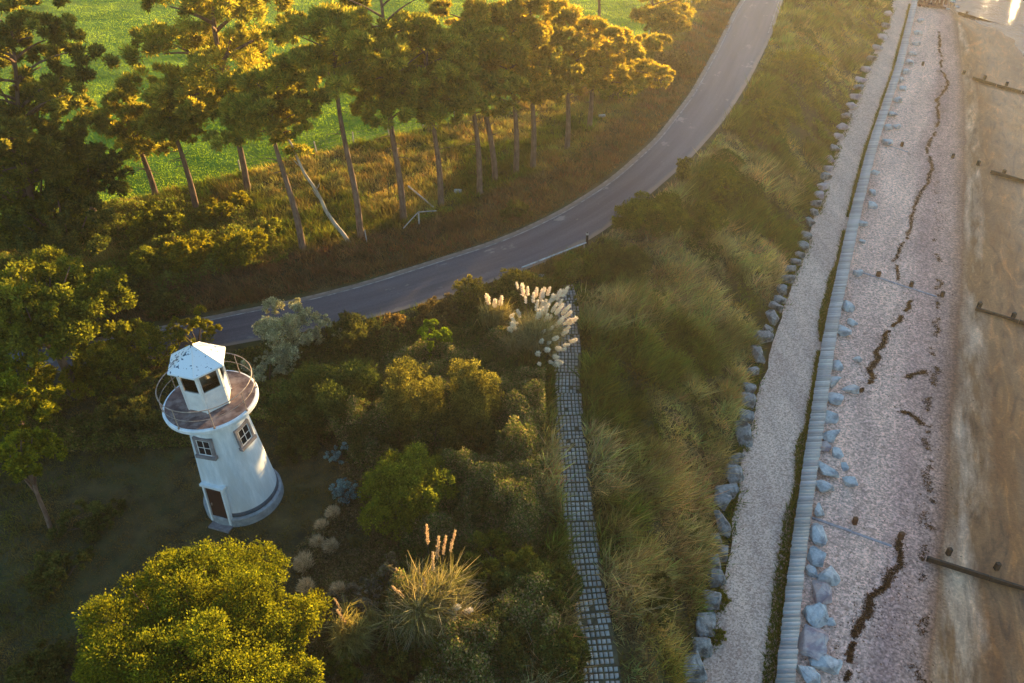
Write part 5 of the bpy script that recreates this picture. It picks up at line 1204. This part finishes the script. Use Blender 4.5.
ex = R4.integers(0, len(pw), 2200); pw = np.concatenate([pw, pw[ex] + R4.normal(size=(2200, 2)) * R4.choice([.35, 1.4], (2200, 1))])
zz = beach_z(pw[:, 0], pw[:, 1]); V, F, T = leaf_quads(np.c_[pw, zz + R4.uniform(.0, .03, len(pw))], .10, tints(len(pw), lin('#5a3c34', '#48302a', '#6c5040'), R4, .2), R4, .55, np.c_[R4.normal(size=(len(pw), 2)), np.full(len(pw), .15)], .2)
props(link('seaweed', np_mesh('seaweed', V, F, T), 'leaf'), kind='stuff')

# ------------------------------------------------------------------ fences, rails, loose bits
MT['palewood'] = mat_noise('bleached_rail', rgb('#98908a'), rgb('#c4bcb4'), 7, .8, .4, .01, stretch=(3, 1, 1))
t = thing('broken_fence', base_of(419, 224), 'broken fence of two bleached rails on a leaning post above the road bank', 'fence'); org = np.array(t.location)
def railp(a, b_, za, zb, r_=.04):
    A_ = base_of(*a) - org + [0, 0, za]; B_ = base_of(*b_) - org + [0, 0, zb]; m_ = MB(); m_.tube([A_, (A_ + B_) / 2 + [0, 0, .02], B_], (r_, r_ * .95, r_ * .9), 7); return m_
railp((404, 232), (419, 219), .3, .55).build('rail', 'palewood', t); railp((419, 219), (437, 217), .55, .5).build('rail', 'palewood', t)
m_ = MB(); m_.tube([(0, 0, -.2), (.05, .05, .8)], (.06, .055), 8); m_.build('post', 'palewood', t)
t = thing('fence_rail', base_of(422, 205), 'loose bleached rail lying slanted behind the broken fence', 'rail'); org = np.array(t.location)
railp((409, 191), (434, 209), .4, .12, .07).build('rail', 'palewood', t)
t = thing('fence_post', base_of(367, 242), 'thin pale post right of the paired pine trunks', 'post', None); m_ = MB(); m_.tube([(0, 0, -.2), (-.02, 0, .95)], (.04, .035), 7); m_.build('post', 'palewood', t)
t = thing('field_fence', tuple(FIELD[90]), 'wire fence on thin grey posts along the edge of the green field', 'fence'); org = np.array(t.location)
FS = smooth_line(FIELD, 400, 2); sl_ = np.r_[0, np.cumsum(np.linalg.norm(np.diff(FS[:, :2], axis=0), axis=1))]; pp = []
for s_ in np.arange(30, sl_[-1] - 12, 3.2):
    q = np.array([np.interp(s_, sl_, FS[:, 0]), np.interp(s_, sl_, FS[:, 1])]); z_ = float(hgt(q[:1], q[1:])[0]); q = np.array([q[0], q[1], z_]) - org; pp.append(q); m_ = MB(); lx = R4.normal() * .05; m_.tube([q + [0, 0, -.2], q + [lx, 0, 1.1]], (.055, .05), 6); m_.build('post', 'palewood', t)
m_ = MB()
for hz in (.4, .7, 1.0): m_.tube([q + [0, 0, hz] for q in pp], .006, 4)
m_.build('wire', steel, t)
o = link('stone', rock_mesh(77, (.75, .6, .4)), 'rockpale'); b = base_of(458, 193); o.location = (b[0], b[1], b[2] + .15); props(o, 'single white stone in dry grass between two pine trunks', 'stone')
o = link('stone', rock_mesh(78, (.6, .5, .4)), 'rockpale'); b = base_of(542, 279); o.location = (b[0], b[1], b[2] + .12); props(o, 'small grey stone between the road edge and the white plumes', 'stone')
o = link('stone', rock_mesh(79, (.8, .5, .5)), 'rockpale'); b = base_of(602, 118); o.location = (b[0], b[1], b[2] + .15); props(o, 'pale stone beneath the pine nearest the road bend', 'stone')
t = thing('log', base_of(516, 391), 'bleached split log lying left of the block path', 'log'); org = np.array(t.location)
m_ = railp((507, 388), (528, 393), .15, .12, .11); m_.build('trunk', 'palewood', t)
t = thing('guard_rail', base_of(555, 260), 'low pale metal rail along the road edge above the white plumed pampas', 'rail'); org = np.array(t.location)
A_ = base_of(522, 273) - org; B_ = base_of(586, 248) - org
m_ = MB(); m_.tube([A_ + [0, 0, .42], B_ + [0, 0, .42]], .05, 8); m_.build('rail', MT['rockpale'], t)
for f in (.03, .35, .67, .97): q = A_ * (1 - f) + B_ * f; m_ = MB(); m_.tube([q + [0, 0, -.2], q + [0, 0, .40]], .05, 8); m_.build('post', steel, t)
t = thing('marker_post', base_of(587, 244), 'short dark marker post with white band at the end of the road edge rail', 'post'); m_ = MB(); m_.box((0, 0, .4), (.16, .16, .95), None, .9); m_.build('post', 'wetwood', t)
m_ = MB(); m_.box((0, 0, .80), (.17, .17, .14)); m_.build('band', 'palewood', t)

print('objects', len(bpy.data.objects))
